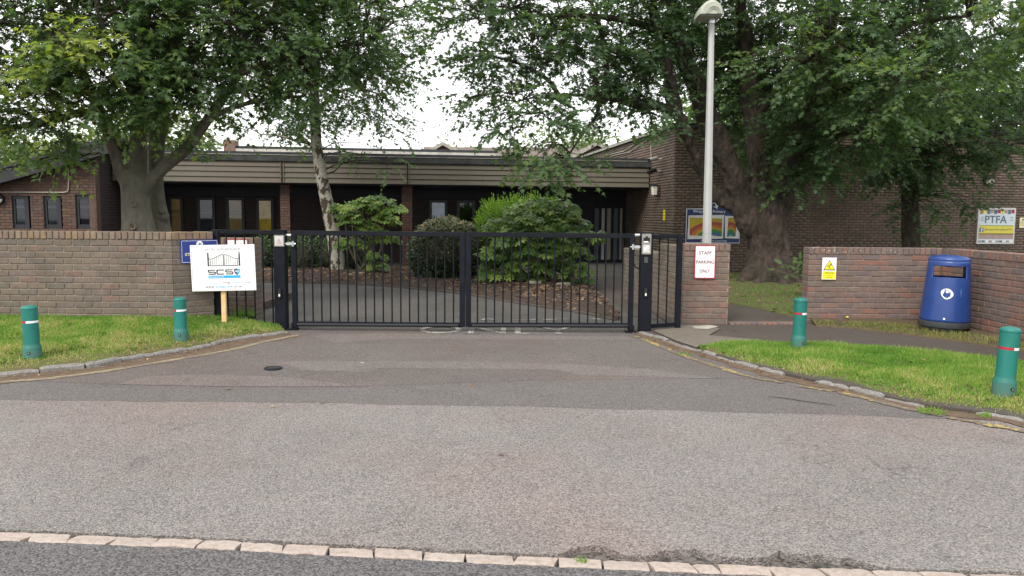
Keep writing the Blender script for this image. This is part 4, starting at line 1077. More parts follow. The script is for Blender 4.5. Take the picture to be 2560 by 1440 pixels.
# --- canopy block
cb = thing('school_building', BL(-7, 1, 0), 'long low school block with beige boarded canopy over a dark recessed front', 'building')
x_l = -14.95
j1, j2 = lxo(wall_pt(706, 430, 0)), lxo(wall_pt(1019, 430, 0))
ZB = [2.365 + .146 * i for i in range(5)]
for i in range(4):
    for a, b_ in ((x_l, j1), (j1, j2), (j2, -.03)):
        b = MB(); y0, y1 = -.028, .0
        b.hexa([BL(a + .012, y0 - .012, ZB[i] + .006), BL(b_ - .012, y0 - .012, ZB[i] + .006), BL(b_ - .012, .03, ZB[i] + .006), BL(a + .012, .03, ZB[i] + .006),
                BL(a + .012, y0 + .016, ZB[i + 1] - .004), BL(b_ - .012, y0 + .016, ZB[i + 1] - .004), BL(b_ - .012, .03, ZB[i + 1] - .004), BL(a + .012, .03, ZB[i + 1] - .004)])
        b.build('fascia_board', 'board', cb)
for j in (j1, j2):
    for k in (-.055, .03): LB('cover_strip', 'board', cb, j + k, j + k + .022, -.052, -.041, ZB[0] + .002, ZB[4])
LB('fascia_backing', 'dark_wood', cb, x_l, -.02, .031, .2, 2.34, 2.96)
LB('upstand', 'mossy_felt', cb, x_l - .02, .0, -.07, .2, 2.955, 3.115)
LB('drip_edge', 'concrete', cb, x_l - .02, .0, -.085, .2, 3.117, 3.132)
LB('roof', 'felt', cb, x_l - .02, -.02, .06, 9, 3.0, 3.215)
LB('soffit', 'navy_board', cb, x_l, -.02, .2, 2.7, 2.33, 2.36)
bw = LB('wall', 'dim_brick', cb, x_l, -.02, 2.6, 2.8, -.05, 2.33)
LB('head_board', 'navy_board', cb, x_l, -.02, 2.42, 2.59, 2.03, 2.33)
for px0, px1 in ((700, 725), (1004, 1031)):
    a, b_ = lxo(wall_pt(px0, 520, .3)), lxo(wall_pt(px1, 520, .3))
    q0, q1 = BL(a, .3), BL(b_, .3)
    brick_run(cb, q0.xy, q1.xy, 0.0, 31, .075, .33, 'brick_wing', core='mortar_dark')
MAT['amber'] = plain('amber_blind', (.5, .33, .04), .7, .1, 5); MAT['ochre'] = plain('ochre_panel', (.3, .2, .07), .7, .2, 5)
def lit(name, c, e):                          # rooms with the lights on behind the glass
    m = Mt(name); k = m.ramp(m.noise(5, 3), [(.3, g3(c, .6)), (.7, c)]); m.base(k, .8); m.put(m.b.inputs['Emission Color'], k); m.b.inputs['Emission Strength'].default_value = e; return m.m
MAT['lit_amber'] = lit('lit_amber_blind', (.42, .27, .035), .3); MAT['lit_ochre'] = lit('lit_ochre_room', (.24, .155, .055), .28); MAT['lit_net'] = lit('lit_net_curtain', (.36, .39, .45), .25)
MAT['grey_in'] = plain('grey_interior', (.12, .14, .17), .8, .12, 2, bump=0); MAT['net'] = plain('net_curtain', (.5, .52, .55), .8, .1, 8); MAT['dark_in'] = plain('dark_interior', (.02, .022, .026), .8, .4, 4)
MAT['green_in'] = plain('greenish_interior', (.03, .06, .05), .7, .5, 7)
def window(parent, ly, px0, px1, py0, py1, backing, fr='frame_dark', bars=(), fw=.085, sill=True, depth=.05):
    p, q = wall_pt(px0, py0, ly), wall_pt(px1, py1, ly); x0, x1, z0, z1 = lxo(p), lxo(q), q.z, p.z
    w = MB()
    for r in ((x0, x0 + fw, z0, z1), (x1 - fw, x1, z0, z1), (x0 + fw, x1 - fw, z1 - fw, z1), (x0 + fw, x1 - fw, z0, z0 + fw)):
        bbox(w, r[0], r[1], ly - depth, ly - .001, r[2], r[3])
    w_ = w.build('window', fr, parent)
    LB('blind', backing, w_, x0 + fw, x1 - fw, ly - .012, ly - .004, z0 + fw, z1 - fw)
    LB('pane', 'glass', w_, x0 + fw, x1 - fw, ly - depth * .62, ly - depth * .55, z0 + fw, z1 - fw)
    for t in bars:
        zc = z1 - fw - (z1 - z0 - 2 * fw) * t
        LB('slat', 'net', w_, x0 + fw, x1 - fw, ly - .022, ly - .014, zc - .014, zc + .014)  # thin pale horizontal lines set just in front of the backing
    if sill: LB('sill', fr, w_, x0 - .02, x1 + .02, ly - depth - .03, ly - depth - .001, z0 - .035, z0)
    return w_
WY = 2.58
window(cb, WY, 421, 461, 491, 585, 'lit_ochre', bars=(.34, .4)); window(cb, WY, 492, 540, 493, 585, 'grey_in', bars=(.3, .37, .42)); window(cb, WY, 565, 613, 494, 585, 'lit_ochre', bars=(.38, .46)); window(cb, WY, 640, 686, 495, 585, 'lit_amber')
window(cb, WY, 1073, 1118, 500, 600, 'lit_net', 'frame_grey'); window(cb, WY, 1142, 1187, 501, 600, 'green_in', 'frame_grey')
# glazed entrance: pale mullions
ent = LB('entrance', 'navy_board', cb, lxo(wall_pt(1440, 520, WY)), lxo(wall_pt(1600, 520, WY)), WY - .06, WY - .01, 0, 2.02)
for px0, px1, mt in ((1487, 1496, 'grey_in'), (1505, 1510, 'net'), (1518, 1526, 'conduit'), (1535, 1543, 'grey_in'), (1550, 1554, 'conduit')):
    p, q = wall_pt(px0, 521, WY - .1), wall_pt(px1, 600, WY - .1); LB('mullion', mt, ent, lxo(p), lxo(q), WY - .13, WY - .061, 0.1, p.z)
p, q = wall_pt(1400, 509, 1.6), wall_pt(1424, 530, 1.6)
LB('wall_box', 'ochre', cb, lxo(p), lxo(q), 1.6, 1.75, q.z, p.z, bevel=.01)
# raised rear roof with concrete coping, aerial pole
a, b_ = wall_pt(590, 366, 7), wall_pt(1245, 392, 7)
MAT['pale_coping'] = plain('pale_concrete_coping', (.42, .4, .36), .9, .25, 5, bump=.3)
LB('rear_coping', 'pale_coping', cb, lxo(a), lxo(b_), 6.9, 7.2, a.z - .36, a.z - .08)
LB('rear_roof', 'felt', cb, lxo(a), lxo(b_), 7.05, 12, a.z - .06, a.z + .03)
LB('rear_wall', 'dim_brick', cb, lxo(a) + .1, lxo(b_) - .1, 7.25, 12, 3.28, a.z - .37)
c_, d_ = wall_pt(560, 350, 7), wall_pt(590, 385, 7)
LB('chimney', 'brick_pier', cb, lxo(c_), lxo(d_) - .02, 6.9, 7.6, 3.28, c_.z)
MB().tube([wall_pt(1271.5, 400, 6), wall_pt(1273.5, 318, 6)], .02, 6).build('aerial_pole', 'galv', cb)

# --- left wing
wg = thing('school_wing', BL(-17, 0, 0), 'dark brick school wing with sloping roof at the far left', 'building')
WF = -1.05; WXR = -14.98
win_px = ((28, 78), (107, 158), (187, 238)); holes = []
for a, b_ in win_px:
    p, q = wall_pt(a, 487, WF), wall_pt(b_, 572, WF); holes.append((lxo(p) + 19.2, lxo(q) + 19.2, q.z, p.z))
ra_, rb_ = wall_pt(0, 452, WF - .32), wall_pt(200, 397, WF - .32)
roofz = lambda lx: ra_.z + (lx - lxo(ra_)) * (rb_.z - ra_.z) / (lxo(rb_) - lxo(ra_))
brick_run(wg, BL(-19.2, WF).xy, BL(WXR, WF).xy, .78, 26, .075, .1, 'brick_wing', holes=holes, keep=lambda m_, z_: z_ < roofz(m_ - 19.2) - .03)
def wing_core():
    b = MB(); xs = [-23] + [v for h_ in holes for v in (h_[0] - 19.2, h_[1] - 19.2)] + [WXR - .01]
    for k in range(0, len(xs), 2):
        bbox(b, xs[k], xs[k + 1], WF + .01, WF + .24, -.05, 2.0)
    for h_ in holes:
        bbox(b, h_[0] - 19.2 + .001, h_[1] - 19.2 - .001, WF + .01, WF + .24, -.05, h_[2]); bbox(b, h_[0] - 19.2 + .001, h_[1] - 19.2 - .001, WF + .01, WF + .24, h_[3], 2.0)
    b.build('wall_core', 'mortar_dark', wg)
    z0, z1 = roofz(-23.), roofz(WXR - .02)
    MB().hexa([BL(-23, WF + .01, 2.001), BL(WXR - .01, WF + .01, 2.001), BL(WXR - .01, WF + .24, 2.001), BL(-23, WF + .24, 2.001), BL(-23, WF + .01, max(2.05, z0 - .05)), BL(WXR - .01, WF + .01, z1 - .05), BL(WXR - .01, WF + .24, z1 - .05), BL(-23, WF + .24, max(2.05, z0 - .05))]).build('gable_core', 'mortar_dark', wg)
wing_core()
for (a, b_), bk in zip(win_px, ('grey_in', 'dark_in', 'grey_in')): window(wg, WF + .12, a + 1.5, b_ - .5, 488, 571, bk, bars=(.28, .34), fw=.1, depth=.07, sill=True)
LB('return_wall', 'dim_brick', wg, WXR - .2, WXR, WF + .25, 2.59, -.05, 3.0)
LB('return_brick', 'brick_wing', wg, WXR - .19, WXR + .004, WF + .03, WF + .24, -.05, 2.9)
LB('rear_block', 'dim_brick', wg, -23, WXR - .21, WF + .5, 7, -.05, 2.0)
z0, z1, xr = roofz(-23.), roofz(-14.4), -14.4
for nm, mt, y0, y1, k0, k1 in (('bargeboard', 'dark_wood', WF - .35, WF - .29, -.06, .26), ('roof', 'felt', WF - .40, 7.2, .262, .34)):
    MB().hexa([BL(-23, y0, z0 + k0), BL(xr, y0, z1 + k0), BL(xr, y1, z1 + k0), BL(-23, y1, z0 + k0), BL(-23, y0, z0 + k1), BL(xr, y0, z1 + k1), BL(xr, y1, z1 + k1), BL(-23, y1, z0 + k1)]).build(nm, mt, wg)
bar_l('conduit', 'conduit', wg, [wall_pt(-40, 480, WF - .03), wall_pt(160, 481, WF - .03), wall_pt(168, 479, WF - .03), wall_pt(171, 472, WF - .03), wall_pt(171.5, 420, WF - .03)], .014)
def bulkhead(px, py, ly, r, label):
    c = wall_pt(px, py, ly); t = thing('wall_light', c, label, 'light')
    n = -UY3; M = Matrix.Translation(c) @ n.to_track_quat('Z', 'Y').to_matrix().to_4x4()
    MB().lathe([(r, 0), (r, .06), (r * .93, .075), (r * .9, .075)], 28).xform(M).build('casing', 'dark_plastic', t, smooth=True)
    MB().lathe([(r * .89, .07), (r * .8, .11), (r * .5, .14), (.003, .15)], 28).xform(M).build('globe', 'diffuser', t, smooth=True)
    b = MB(); v = []
    for i in range(15):                       # eyelid hood over the upper half
        a = math.pi * i / 14
        for rr, zz in ((r * .95, .06), (r * .86, .125), (r * .3, .165)): v.append((rr * math.cos(a), rr * math.sin(a), zz))
    b.add(v, [(3 * i + j, 3 * i + 3 + j, 3 * i + 4 + j, 3 * i + 1 + j) for i in range(14) for j in range(2)])
    up = Matrix.Rotation(0, 4, 'Z')
    # turn so that the hood faces up
    zc = (M.to_3x3() @ Vector((0, 1, 0))).z
    b.xform(M if zc > 0 else M @ Matrix.Rotation(math.pi, 4, 'Z')).build('hood', 'dark_plastic', t, smooth=True)
    MB().tube([c + n * .155 + Vector((0, 0, r * .1)), c + n * .12 - Vector((0, 0, r * .75)), c + n * .07 - Vector((0, 0, r * .97))], .007, 6).build('guard', 'dark_plastic', t)
bulkhead(2469, 450, HF - .002, .155, 'round hooded bulkhead light high on the right hall wall')
bulkhead(-4, 497, WF - .002, .15, 'bulkhead light at the far left edge of the wing wall')

# lantern, cameras and small sign on the hall's side wall
c = side_pt(1648, 474, -.02); t = thing('wall_lantern', c, 'black wall lantern on the hall corner beside the canopy end', 'light')
X = -UX3
MB().lathe([(.02, .16), (.13, .12), (.135, .1), (.11, .095)], 6, tuple(c + X * .13)).build('cap', 'dark_plastic', t)
MB().lathe([(.085, -.15), (.105, .094)], 6, tuple(c + X * .13)).build('glass', 'diffuser', t)
MB().box(c.x - .14, c.x + .02, c.y - .03, c.y + .03, c.z - .18, c.z - .15).build('bracket', 'dark_plastic', t)
def cctv(px, py, d, label):
    c = side_pt(px, py, -.02); t = thing('security_camera', c, label, 'camera', 'security cameras')
    q = c + X * .28 + Vector((0, -.1, -.02))
    MB().tube([c, c + X * .15 + Vector((0, 0, -.02))], .025, 8).build('bracket', 'aluminium', t)
    MB().tube([q + Vector((.12, .1, .03)), q + Vector((-.12, -.12, -.04))], .055, 12).build('housing', d, t, smooth=True)
    MB().tube([q + Vector((-.121, -.121, -.041)), q + Vector((-.13, -.13, -.044))], .045, 12).build('lens', 'dark_plastic', t)
cctv(1655, 397, 'aluminium', 'upper white security camera under the hall roof edge'); cctv(1652, 427, 'dark_plastic', 'lower dark security camera on a pale arm below the other')
c = side_pt(1660, 538, -.012); t = thing('sign', c, 'narrow yellow upright sign on the hall corner', 'sign')
P = Panel(c, -UY3); P.plate('plate', 'yellow_sign', t, .17, .29, .006); P.flat('print', 'red_ink', t, [rect(-.05, .05, .07, .1), rect(-.05, .05, -.02, .0), rect(-.05, .05, -.09, -.07)], .002)

# school notice board
c = wall_pt(1783, 563, HF - .03); t = thing('school_sign', c, 'blue school sign with arched top and rainbow posters on the hall wall', 'sign')
P = Panel(c, UX3); sc_ = (c - Vector((0, 0, 1.5))).length / 1900
def sp(px, py): return ((px - 1783) * sc_, (563 - py) * sc_)
W = 140 * sc_; x0, y0 = sp(1714, 607); x1, y1 = sp(1852, 523)
def arch(g):
    cx, _ = sp(1790, 0); pts = [(x0 + g, y0 + g), (x1 - g, y0 + g), (x1 - g, y1 - g)]
    ax = 26 * sc_ - g * .5; hh = 15 * sc_
    for i in range(13):
        a = math.pi * i / 12; pts.append((cx + ax * math.cos(a), y1 - g + hh * math.sin(a)))
    return pts + [(x0 + g, y1 - g)]
pts = arch(0); n = len(pts)
MB().add([P.P(x, y, -.03) for x, y in pts] + [P.P(x, y, 0) for x, y in pts], [tuple(range(n, 2 * n)), tuple(reversed(range(n)))] + [(i, (i + 1) % n, n + (i + 1) % n, n + i) for i in range(n)]).build('panel', 'navy_sign', t)
P.flat('border', 'white_ink', t, [strip(arch(.016), .014, True)], .003)
P.text('Wraysbury Primary', 'white_ink', t, *sp(1772, 531), w=82 * sc_, h=9 * sc_, k=.003, bold=.012)
P.text('the key to Learning', 'white_ink', t, *sp(1786, 601), w=66 * sc_, h=5.5 * sc_, k=.003, shear=.3)
P.flat('crest_bird', 'white_ink', t, bird(*sp(1789.5, 517), 17 * sc_), .003)
m = Mt('painted_rainbow')                     # child's painted rainbow print: concentric bands on yellow
tc = m.n('TexCoord').outputs['UV']; sep = m.n('SeparateXYZ', tc)
dx = m.math('SUBTRACT', sep.outputs[0], .78); dy = m.math('ADD', sep.outputs[1], .12)
rr = m.math('SQRT', m.math('ADD', m.math('MULTIPLY', dx, dx), m.math('MULTIPLY', dy, dy)))
rr = m.math('ADD', rr, m.math('MULTIPLY', m.math('SUBTRACT', m.noise(14, 3), .5), .08))
c_ = m.ramp(rr, [(0, (.35, .33, .3)), (.22, (.03, .16, .25)), (.38, (.06, .22, .05)), (.52, (.5, .33, .03)), (.62, (.5, .16, .03)), (.74, (.36, .07, .05)), (.9, (.5, .36, .03))], 'CONSTANT')
m.base(c_, .5); MAT['rainbow'] = m.m
def poster(x0, x1, y0, y1, mat, k, parent, name='poster', uv=(0, 1)):
    me = bpy.data.meshes.new(name); me.from_pydata([P.P(x0, y0, k), P.P(x1, y0, k), P.P(x1, y1, k), P.P(x0, y1, k)], [], [(0, 1, 2, 3)])
    ul = me.uv_layers.new(); 
    for i, u in enumerate(((uv[0], 0), (uv[1], 0), (uv[1], 1), (uv[0], 1))): ul.data[i].uv = u
    me.materials.append(MAT[mat]); o = bpy.data.objects.new(name, me); return link(o, parent)
for a, b_, uv in ((1718.5, 1809, (0, 1.12)), (1812.5, 1847, (.4, 1.35))):
    (xa_, ya_), (xb_, yb_) = sp(a, 595), sp(b_, 540)
    S = [strip([(xa_ + .03, ya_ + .03), (xb_ - .03, ya_ + .03), (xb_ - .03, yb_ - .03), (xa_ + .03, yb_ - .03)], .06, True)]
    fr = P.flat('display_frame', 'aluminium', t, S, .022)
    poster(xa_ + .055, xb_ - .055, ya_ + .05, yb_ - .055, 'rainbow', .01, fr, uv=uv)

# PTFA frame
c = wall_pt(2491, 565, HF - .05); t = thing('framed_poster', c, 'framed PTFA poster with yellow band on the right hall wall', 'sign')
P = Panel(c, UX3); k1 = (c - Vector((0, 0, 1.5))).y / 1900 / .985; W, H = 101 * k1, 88 * k1
P.plate('frame', 'aluminium', t, W, H, .05, .006); P.plate('back_edge', 'lamp_post', t, W + .02, H + .02, .02, .006, -.051)
w, h = W - .09, H - .09
MAT['pale_sky'] = plain('pale_blue_print', (.6, .68, .72), .35, .03, bump=0); MAT['print_yellow'] = plain('print_yellow', (.68, .6, .08), .35, .05, bump=0); MAT['print_mauve'] = plain('print_mauve', (.38, .28, .26), .4, .2, 9, bump=0); MAT['print_olive'] = plain('print_olive', (.2, .24, .04), .4, .05, bump=0)
MAT['slate_ink'] = plain('slate_ink', (.11, .16, .22), .5, .05, bump=0)
P.flat('poster', 'pale_sky', t, [rect(-w / 2, w / 2, -h / 2, h / 2)], .003)
for i, mt in enumerate(('ochre', 'print_yellow', 'slate_ink', 'print_mauve', 'slate_ink', 'red_ink', 'print_yellow', 'print_mauve', 'slate_ink', 'red_ink')):
    P.flat('bunting', mt, t, [rect(-w / 2 + w * i / 10 + .004, -w / 2 + w * (i + 1) / 10 - .004, h * (.36 + .03 * (i % 2)), h / 2)], .005)
    P.flat('bunting', ('print_mauve', 'slate_ink', 'white_ink', 'print_mauve', 'white_ink')[i % 5], t, [rect(-w / 2 + w * i / 10, -w / 2 + w * (i + .9) / 10, -h / 2, -h * .44)], .005)
P.text('PTFA', 'slate_ink', t, -.03, h * .2, w=w * .64, h=h * .23, k=.006, bold=.02)
for s in (-1, 1):
    for j in range(3): P.flat('dash', 'slate_ink', t, [strip([(s * w * .47, h * (.26 - .05 * j)), (s * w * (.37 + .02 * (j % 2)), h * (.27 - .05 * j))], .014)], .006)
P.flat('yellow_band', 'print_yellow', t, [rect(-w / 2, w / 2, -h * .22, .02)], .005); P.flat('green_line', 'print_olive', t, [rect(-w / 2 + .02, w / 2 - .02, .0, .018)], .007)
P.flat('orange_band', 'ochre', t, [rect(-w / 2, w / 2, -h * .27, -h * .221)], .005); P.flat('mauve_band', 'print_mauve', t, [rect(-w / 2, w / 2, -h * .40, -h * .271)], .005)
P.plate('logo_tile', 'slate_ink', t, .125, .125, .001, .01, .008, -w * .43, -.11); P.text('f', 'white_ink', t, -w * .425, -.118, h=.11, k=.0105, bold=.03)
P.text('@WraysburyPrimarySchoolPTFA', 'grey_ink', t, w * .06, -.105, w=w * .8, h=.075, k=.0075)
c = wall_pt(2557, 557, HF - .02); t = thing('sign', c, 'small cream notice at the right edge of the hall wall', 'sign')
P = Panel(c, UX3); P.plate('plate', 'cream_ink', t, .2, .29, .01); P.flat('print', 'grey_ink', t, [rect(-.03, .03, .07, .11)] + [rect(-.08, .08, .04 - .03 * i, .047 - .03 * i) for i in range(5)], .002)

# --- houses far behind
def far_house(name, label, px0, px1, y_ridge, Y, depth, gable=None):
    a, b_ = at(px0, y_ridge, Y), at(px1, y_ridge, Y); zr_ = a.z; t = thing(name, ((a.x + b_.x) / 2, Y, 0), label, 'house')
    ze = zr_ - 2.6; y0, y1 = Y - depth, Y + depth
    MB().box(a.x + .3, b_.x - .3, y0 + .4, y1 - .4, 0, ze + .4).build('wall', 'dim_brick', t)
    MB().add([(a.x, y0, ze), (b_.x, y0, ze), (b_.x, Y, zr_), (a.x, Y, zr_), (a.x, y1, ze), (b_.x, y1, ze)], [(0, 1, 2, 3), (3, 2, 5, 4)]).build('roof', 'tiles', t)
    return t
far_house('far_house', 'tiled roof of a distant house behind the school', 1060, 1470, 367, 46, 4)
def gable_house(label, apex, l, r, Y, wall):
    A_, L_, R_ = at(*apex, Y), at(*l, Y), at(*r, Y); t = thing('far_house', (A_.x, Y, 0), label, 'house')
    zl = min(L_.z, R_.z)
    MB().add([(L_.x + .1, Y, 0), (R_.x - .1, Y, 0), (R_.x - .1, Y, R_.z - .1), (A_.x, Y, A_.z - .1), (L_.x + .1, Y, L_.z - .1)] + [(L_.x + .1, Y + 6, 0), (R_.x - .1, Y + 6, 0), (R_.x - .1, Y + 6, R_.z - .1), (A_.x, Y + 6, A_.z - .1), (L_.x + .1, Y + 6, L_.z - .1)],
             [(0, 1, 2, 3, 4), (5, 6, 7, 8, 9), (0, 4, 9, 5), (1, 2, 7, 6)]).build('wall', wall, t)
    for nm, mt, y0, y1, th in (('roof', 'tiles', Y - .1, Y + 6, .16), ('bargeboard', 'concrete', Y - .3, Y - .11, .2)):
        MB().add([(L_.x - .2, y0, L_.z - .1), (A_.x, y0, A_.z), (R_.x + .2, y0, R_.z - .1), (R_.x + .2, y0, R_.z - .1 - th), (A_.x, y0, A_.z - th), (L_.x - .2, y0, L_.z - .1 - th)] + [(L_.x - .2, y1, L_.z - .1), (A_.x, y1, A_.z), (R_.x + .2, y1, R_.z - .1), (R_.x + .2, y1, R_.z - .1 - th), (A_.x, y1, A_.z - th), (L_.x - .2, y1, L_.z - .1 - th)],
                 [(0, 1, 7, 6), (1, 2, 8, 7), (0, 5, 4, 1), (1, 4, 3, 2), (5, 11, 10, 4), (4, 10, 9, 3)]).build(nm, mt, t)
gable_house('small distant brick gable left of the tiled roof', (1108, 355), (1076, 374), (1142, 374), 42, 'brick_pier')
gable_house('distant pale brick gable beside the hall wall', (1492, 354), (1412, 398), (1531, 374), 38, 'brick_pier')

# ------------------------------------------------------------------ foliage builders
_half = np.array([(0, 0), (.11, .08), (.46, .06), (.2, .29), (.58, .52), (.16, .53), (0, 1.0)])
def maple():
    r = [(x, y, -.22 * x - .22 * y * y) for x, y in _half]; l = [(-x, y, -.22 * x - .22 * y * y) for x, y in _half]
    return np.array(r + l), np.array([list(range(7)), [7 + i for i in range(6, -1, -1)]])
def oval(w=.5, droop=.2):
    v = [(0, 0, 0), (w * .42, .3, -.06), (w * .4, .65, -.06 - droop * .5), (0, 1, -droop), (-w * .4, .65, -.06 - droop * .5), (-w * .42, .3, -.06)]
    return np.array(v), np.array([[0, 1, 2, 3], [0, 3, 4, 5]])
MAPLE, OVAL = maple(), oval()
def unit(v): return v / np.maximum(np.linalg.norm(v, axis=-1, keepdims=True), 1e-6)
def in_ball(n, shell=2.0):
    d = unit(rng.normal(size=(n, 3))); return d * (rng.random((n, 1)) ** (1 / 3.0 * 1 / 1.0) if shell <= 0 else rng.random((n, 1)) ** (1 / (1.5 * shell)))
def sprays(B, D, L, size, k, tb, tmpl=MAPLE, droop=.5, jit=.35):
    """leafy twigs: B (N,3) bases, D (N,3) directions, L (N,) lengths, tb (N,) tint; returns leaf V, F, T and twig paths"""
    N = len(B); D = unit(D); side = unit(np.cross(D, np.array([0, 0, 1.]) + rng.normal(size=(N, 3)) * .25))
    S = np.linspace(0, 1, 4)
    P = B[:, None] + D[:, None] * (S[None, :, None] * L[:, None, None]); P[..., 2] -= (S ** 2)[None] * L[:, None] * droop * .5
    O = []; A = []; Z = []; sc = []; T = []
    for i in range(k):
        t = .12 + .88 * (i + .5) / k; s = 1 if i % 2 else -1
        o = B + D * (t * L)[:, None]; o[:, 2] -= t * t * L * droop * .5
        a = D * (.55 + .5 * t) + side * (s * (1.0 if i < k - 1 else .1)) + rng.normal(size=(N, 3)) * jit
        a[:, 2] -= droop * (.35 + .5 * rng.random(N))
        a = unit(a); o = o + a * (.03 + .02 * rng.random((N, 1)))
        O.append(o); A.append(a); Z.append(np.array([0, -.25, 1.]) + rng.normal(size=(N, 3)) * .38); sc.append(size * (.65 + .6 * rng.random(N)))
        T.append(np.clip(tb + rng.normal(size=N) * .1, 0, 1))
    O, A, Z, sc, T = (np.concatenate(x) for x in (O, A, Z, sc, T))
    V, F = place(tmpl[0], tmpl[1], O, frames(A, Z), sc)
    return V, F, np.repeat(T, len(tmpl[1])), P

def union_trunk(name, limbs, parent, mat, voxel=.03, blobs=(), smooth=6, rough=0.0, flare=None):
    b = MB()
    for l in limbs:
        p = smooth_path([(*x[0], x[1]) for x in l], 5)
        b.tube([tuple(q[:3]) for q in p], [max(q[3], .01) for q in p], 16)
    for c, r in blobs:
        k = len(b.v); b.lathe([(r * math.sin(math.pi * (i + .02) / 8.04), -r * math.cos(math.pi * (i + .02) / 8.04)) for i in range(9)], 14, tuple(c))
    me = b.mesh(name, mat); o = bpy.data.objects.new('temp', me); COL.objects.link(o)
    m1 = o.modifiers.new('r', 'REMESH'); m1.mode = 'VOXEL'; m1.voxel_size = voxel
    m2 = o.modifiers.new('s', 'SMOOTH'); m2.iterations = smooth if voxel > .025 else 3; m2.factor = .5
    bpy.context.view_layer.update(); dg = bpy.context.evaluated_depsgraph_get()
    me2 = bpy.data.meshes.new_from_object(o.evaluated_get(dg)); bpy.data.objects.remove(o); me2.name = name
    if rough:
        n = len(me2.vertices); co = np.empty(n * 3); me2.vertices.foreach_get('co', co); no = np.empty(n * 3); me2.vertices.foreach_get('normal', no)
        co = co.reshape(-1, 3); no = no.reshape(-1, 3)
        d = np.array([mnoise.fractal(Vector((x * 3.2, y * 3.2, z * 1.6)), 1.0, 2.1, 5) for x, y, z in co])
        d2 = np.array([mnoise.ridged_multi_fractal(Vector((x * 5, y * 5, z * 1.5)), 1.0, 2.1, 4, 1.0, 2.0) for x, y, z in co])
        co += no * (d * rough + (d2 - 1.0) * rough * .35)[:, None]; me2.vertices.foreach_set('co', co.ravel())
    me2.polygons.foreach_set('use_smooth', np.ones(len(me2.polygons), bool))
    if not me2.materials: me2.materials.append(MAT[mat])
    o = bpy.data.objects.new(name, me2); return link(o, parent)

def limb(pts): return [(at(px, py, Y), r) for px, py, Y, r in pts]
def tree(name, label, base, trunk, branches, blobs, leaf, bark_m, size, k=13, tmpl=MAPLE, voxel=.03, knobs=(), lai=2.4, L0=.45, droop=.5, rough=0., group=None, twig=True):
    t = thing(name, base, label, 'tree', group)
    union_trunk('trunk', trunk, t, bark_m, voxel, knobs, rough=rough)
    for l in branches:
        p = smooth_path([(*x[0], x[1]) for x in l], 5)
        MB().tube([tuple(q[:3]) for q in p], [max(q[3], .006) for q in p], 10, wob=.06).build('branch', bark_m, t, smooth=True)
    nodes = []
    for l in trunk + branches:
        p = smooth_path([(*x[0], x[1]) for x in l], 6); nodes.append(p[p[:, 2] > 1.9][:, :3] if len(l) > 2 else p[:, :3])
    nodes = np.concatenate(nodes)
    Bs = []; Ds = []; Ts = []; paths = []; radii = []
    leafA = .55 * size ** 2 * .55 * k
    for (px, py, Y, rx, ry, rz, f, tb) in blobs:
        c = np.array(at(px, py, Y)); n = max(6, int(math.pi * rx * rz * lai * f / leafA))
        nc = max(3, n // 7); cq = in_ball(nc, 1.5); q = cq[rng.integers(0, nc, n)] + rng.normal(size=(n, 3)) * np.array([.19 / rx, .19 / ry, .11 / rz]) * np.clip(min(rx, rz) / .4, .4, 1.2); B = c + q * np.array([rx, ry, rz])
        nb = max(2, n // 16); tips = B[rng.choice(n, nb, replace=False)]
        sub = []
        for tp in tips:
            w = np.linalg.norm(nodes - tp, axis=1) + np.maximum(0, nodes[:, 2] - tp[2]) * .5
            s = nodes[np.argmin(w)]; tt = np.linspace(0, 1, 7)[:, None]; l_ = np.linalg.norm(tp - s)
            pa = s * (1 - tt) + tp * tt; pa[:, 2] += (np.sin(np.pi * tt[:, 0]) * l_ * .12); pa[1:-1] += rng.normal(size=(5, 3)) * l_ * .03
            paths.append(pa); radii.append(np.linspace(min(.035, .007 + .008 * l_), .005, 7)); sub.append(pa[2:])
        sub = np.concatenate(sub)
        near = sub[np.argmin(((B[:, None] - sub[None]) ** 2).sum(2), axis=1)]
        d = unit(B - near) * .8 + unit(q) * .7 + rng.normal(size=(n, 3)) * .35; d[:, 2] *= .6
        tt = np.linspace(0, 1, 7)[None, :, None]; pa = near[:, None] * (1 - tt) + B[:, None] * tt
        pa[:, :, 2] += np.sin(np.pi * tt[:, :, 0]) * np.linalg.norm(B - near, axis=1)[:, None] * .08
        paths += list(pa); radii += [np.linspace(.007, .004, 7)] * n
        Bs.append(B); Ds.append(d); Ts.append(np.clip(tb + rng.normal(size=n) * .12, 0, 1))
    B, D, T = np.concatenate(Bs), np.concatenate(Ds), np.concatenate(Ts)
    V, F, TT, P = sprays(B, D, L0 * (.7 + .6 * rng.random(len(B))), size, k, T, tmpl, droop)
    fast_obj('crown', V, F, leaf, t, TT)
    V1, F1 = tubes(np.array(paths), np.array(radii), 4)
    V2, F2 = tubes(P, np.repeat(np.linspace(.004, .002, 4)[None], len(P), 0), 3)
    fast_obj('twigs', np.concatenate([V1, V2]), np.concatenate([F1, F2 + len(V1)]), 'twig', t, smooth=True)
    return t

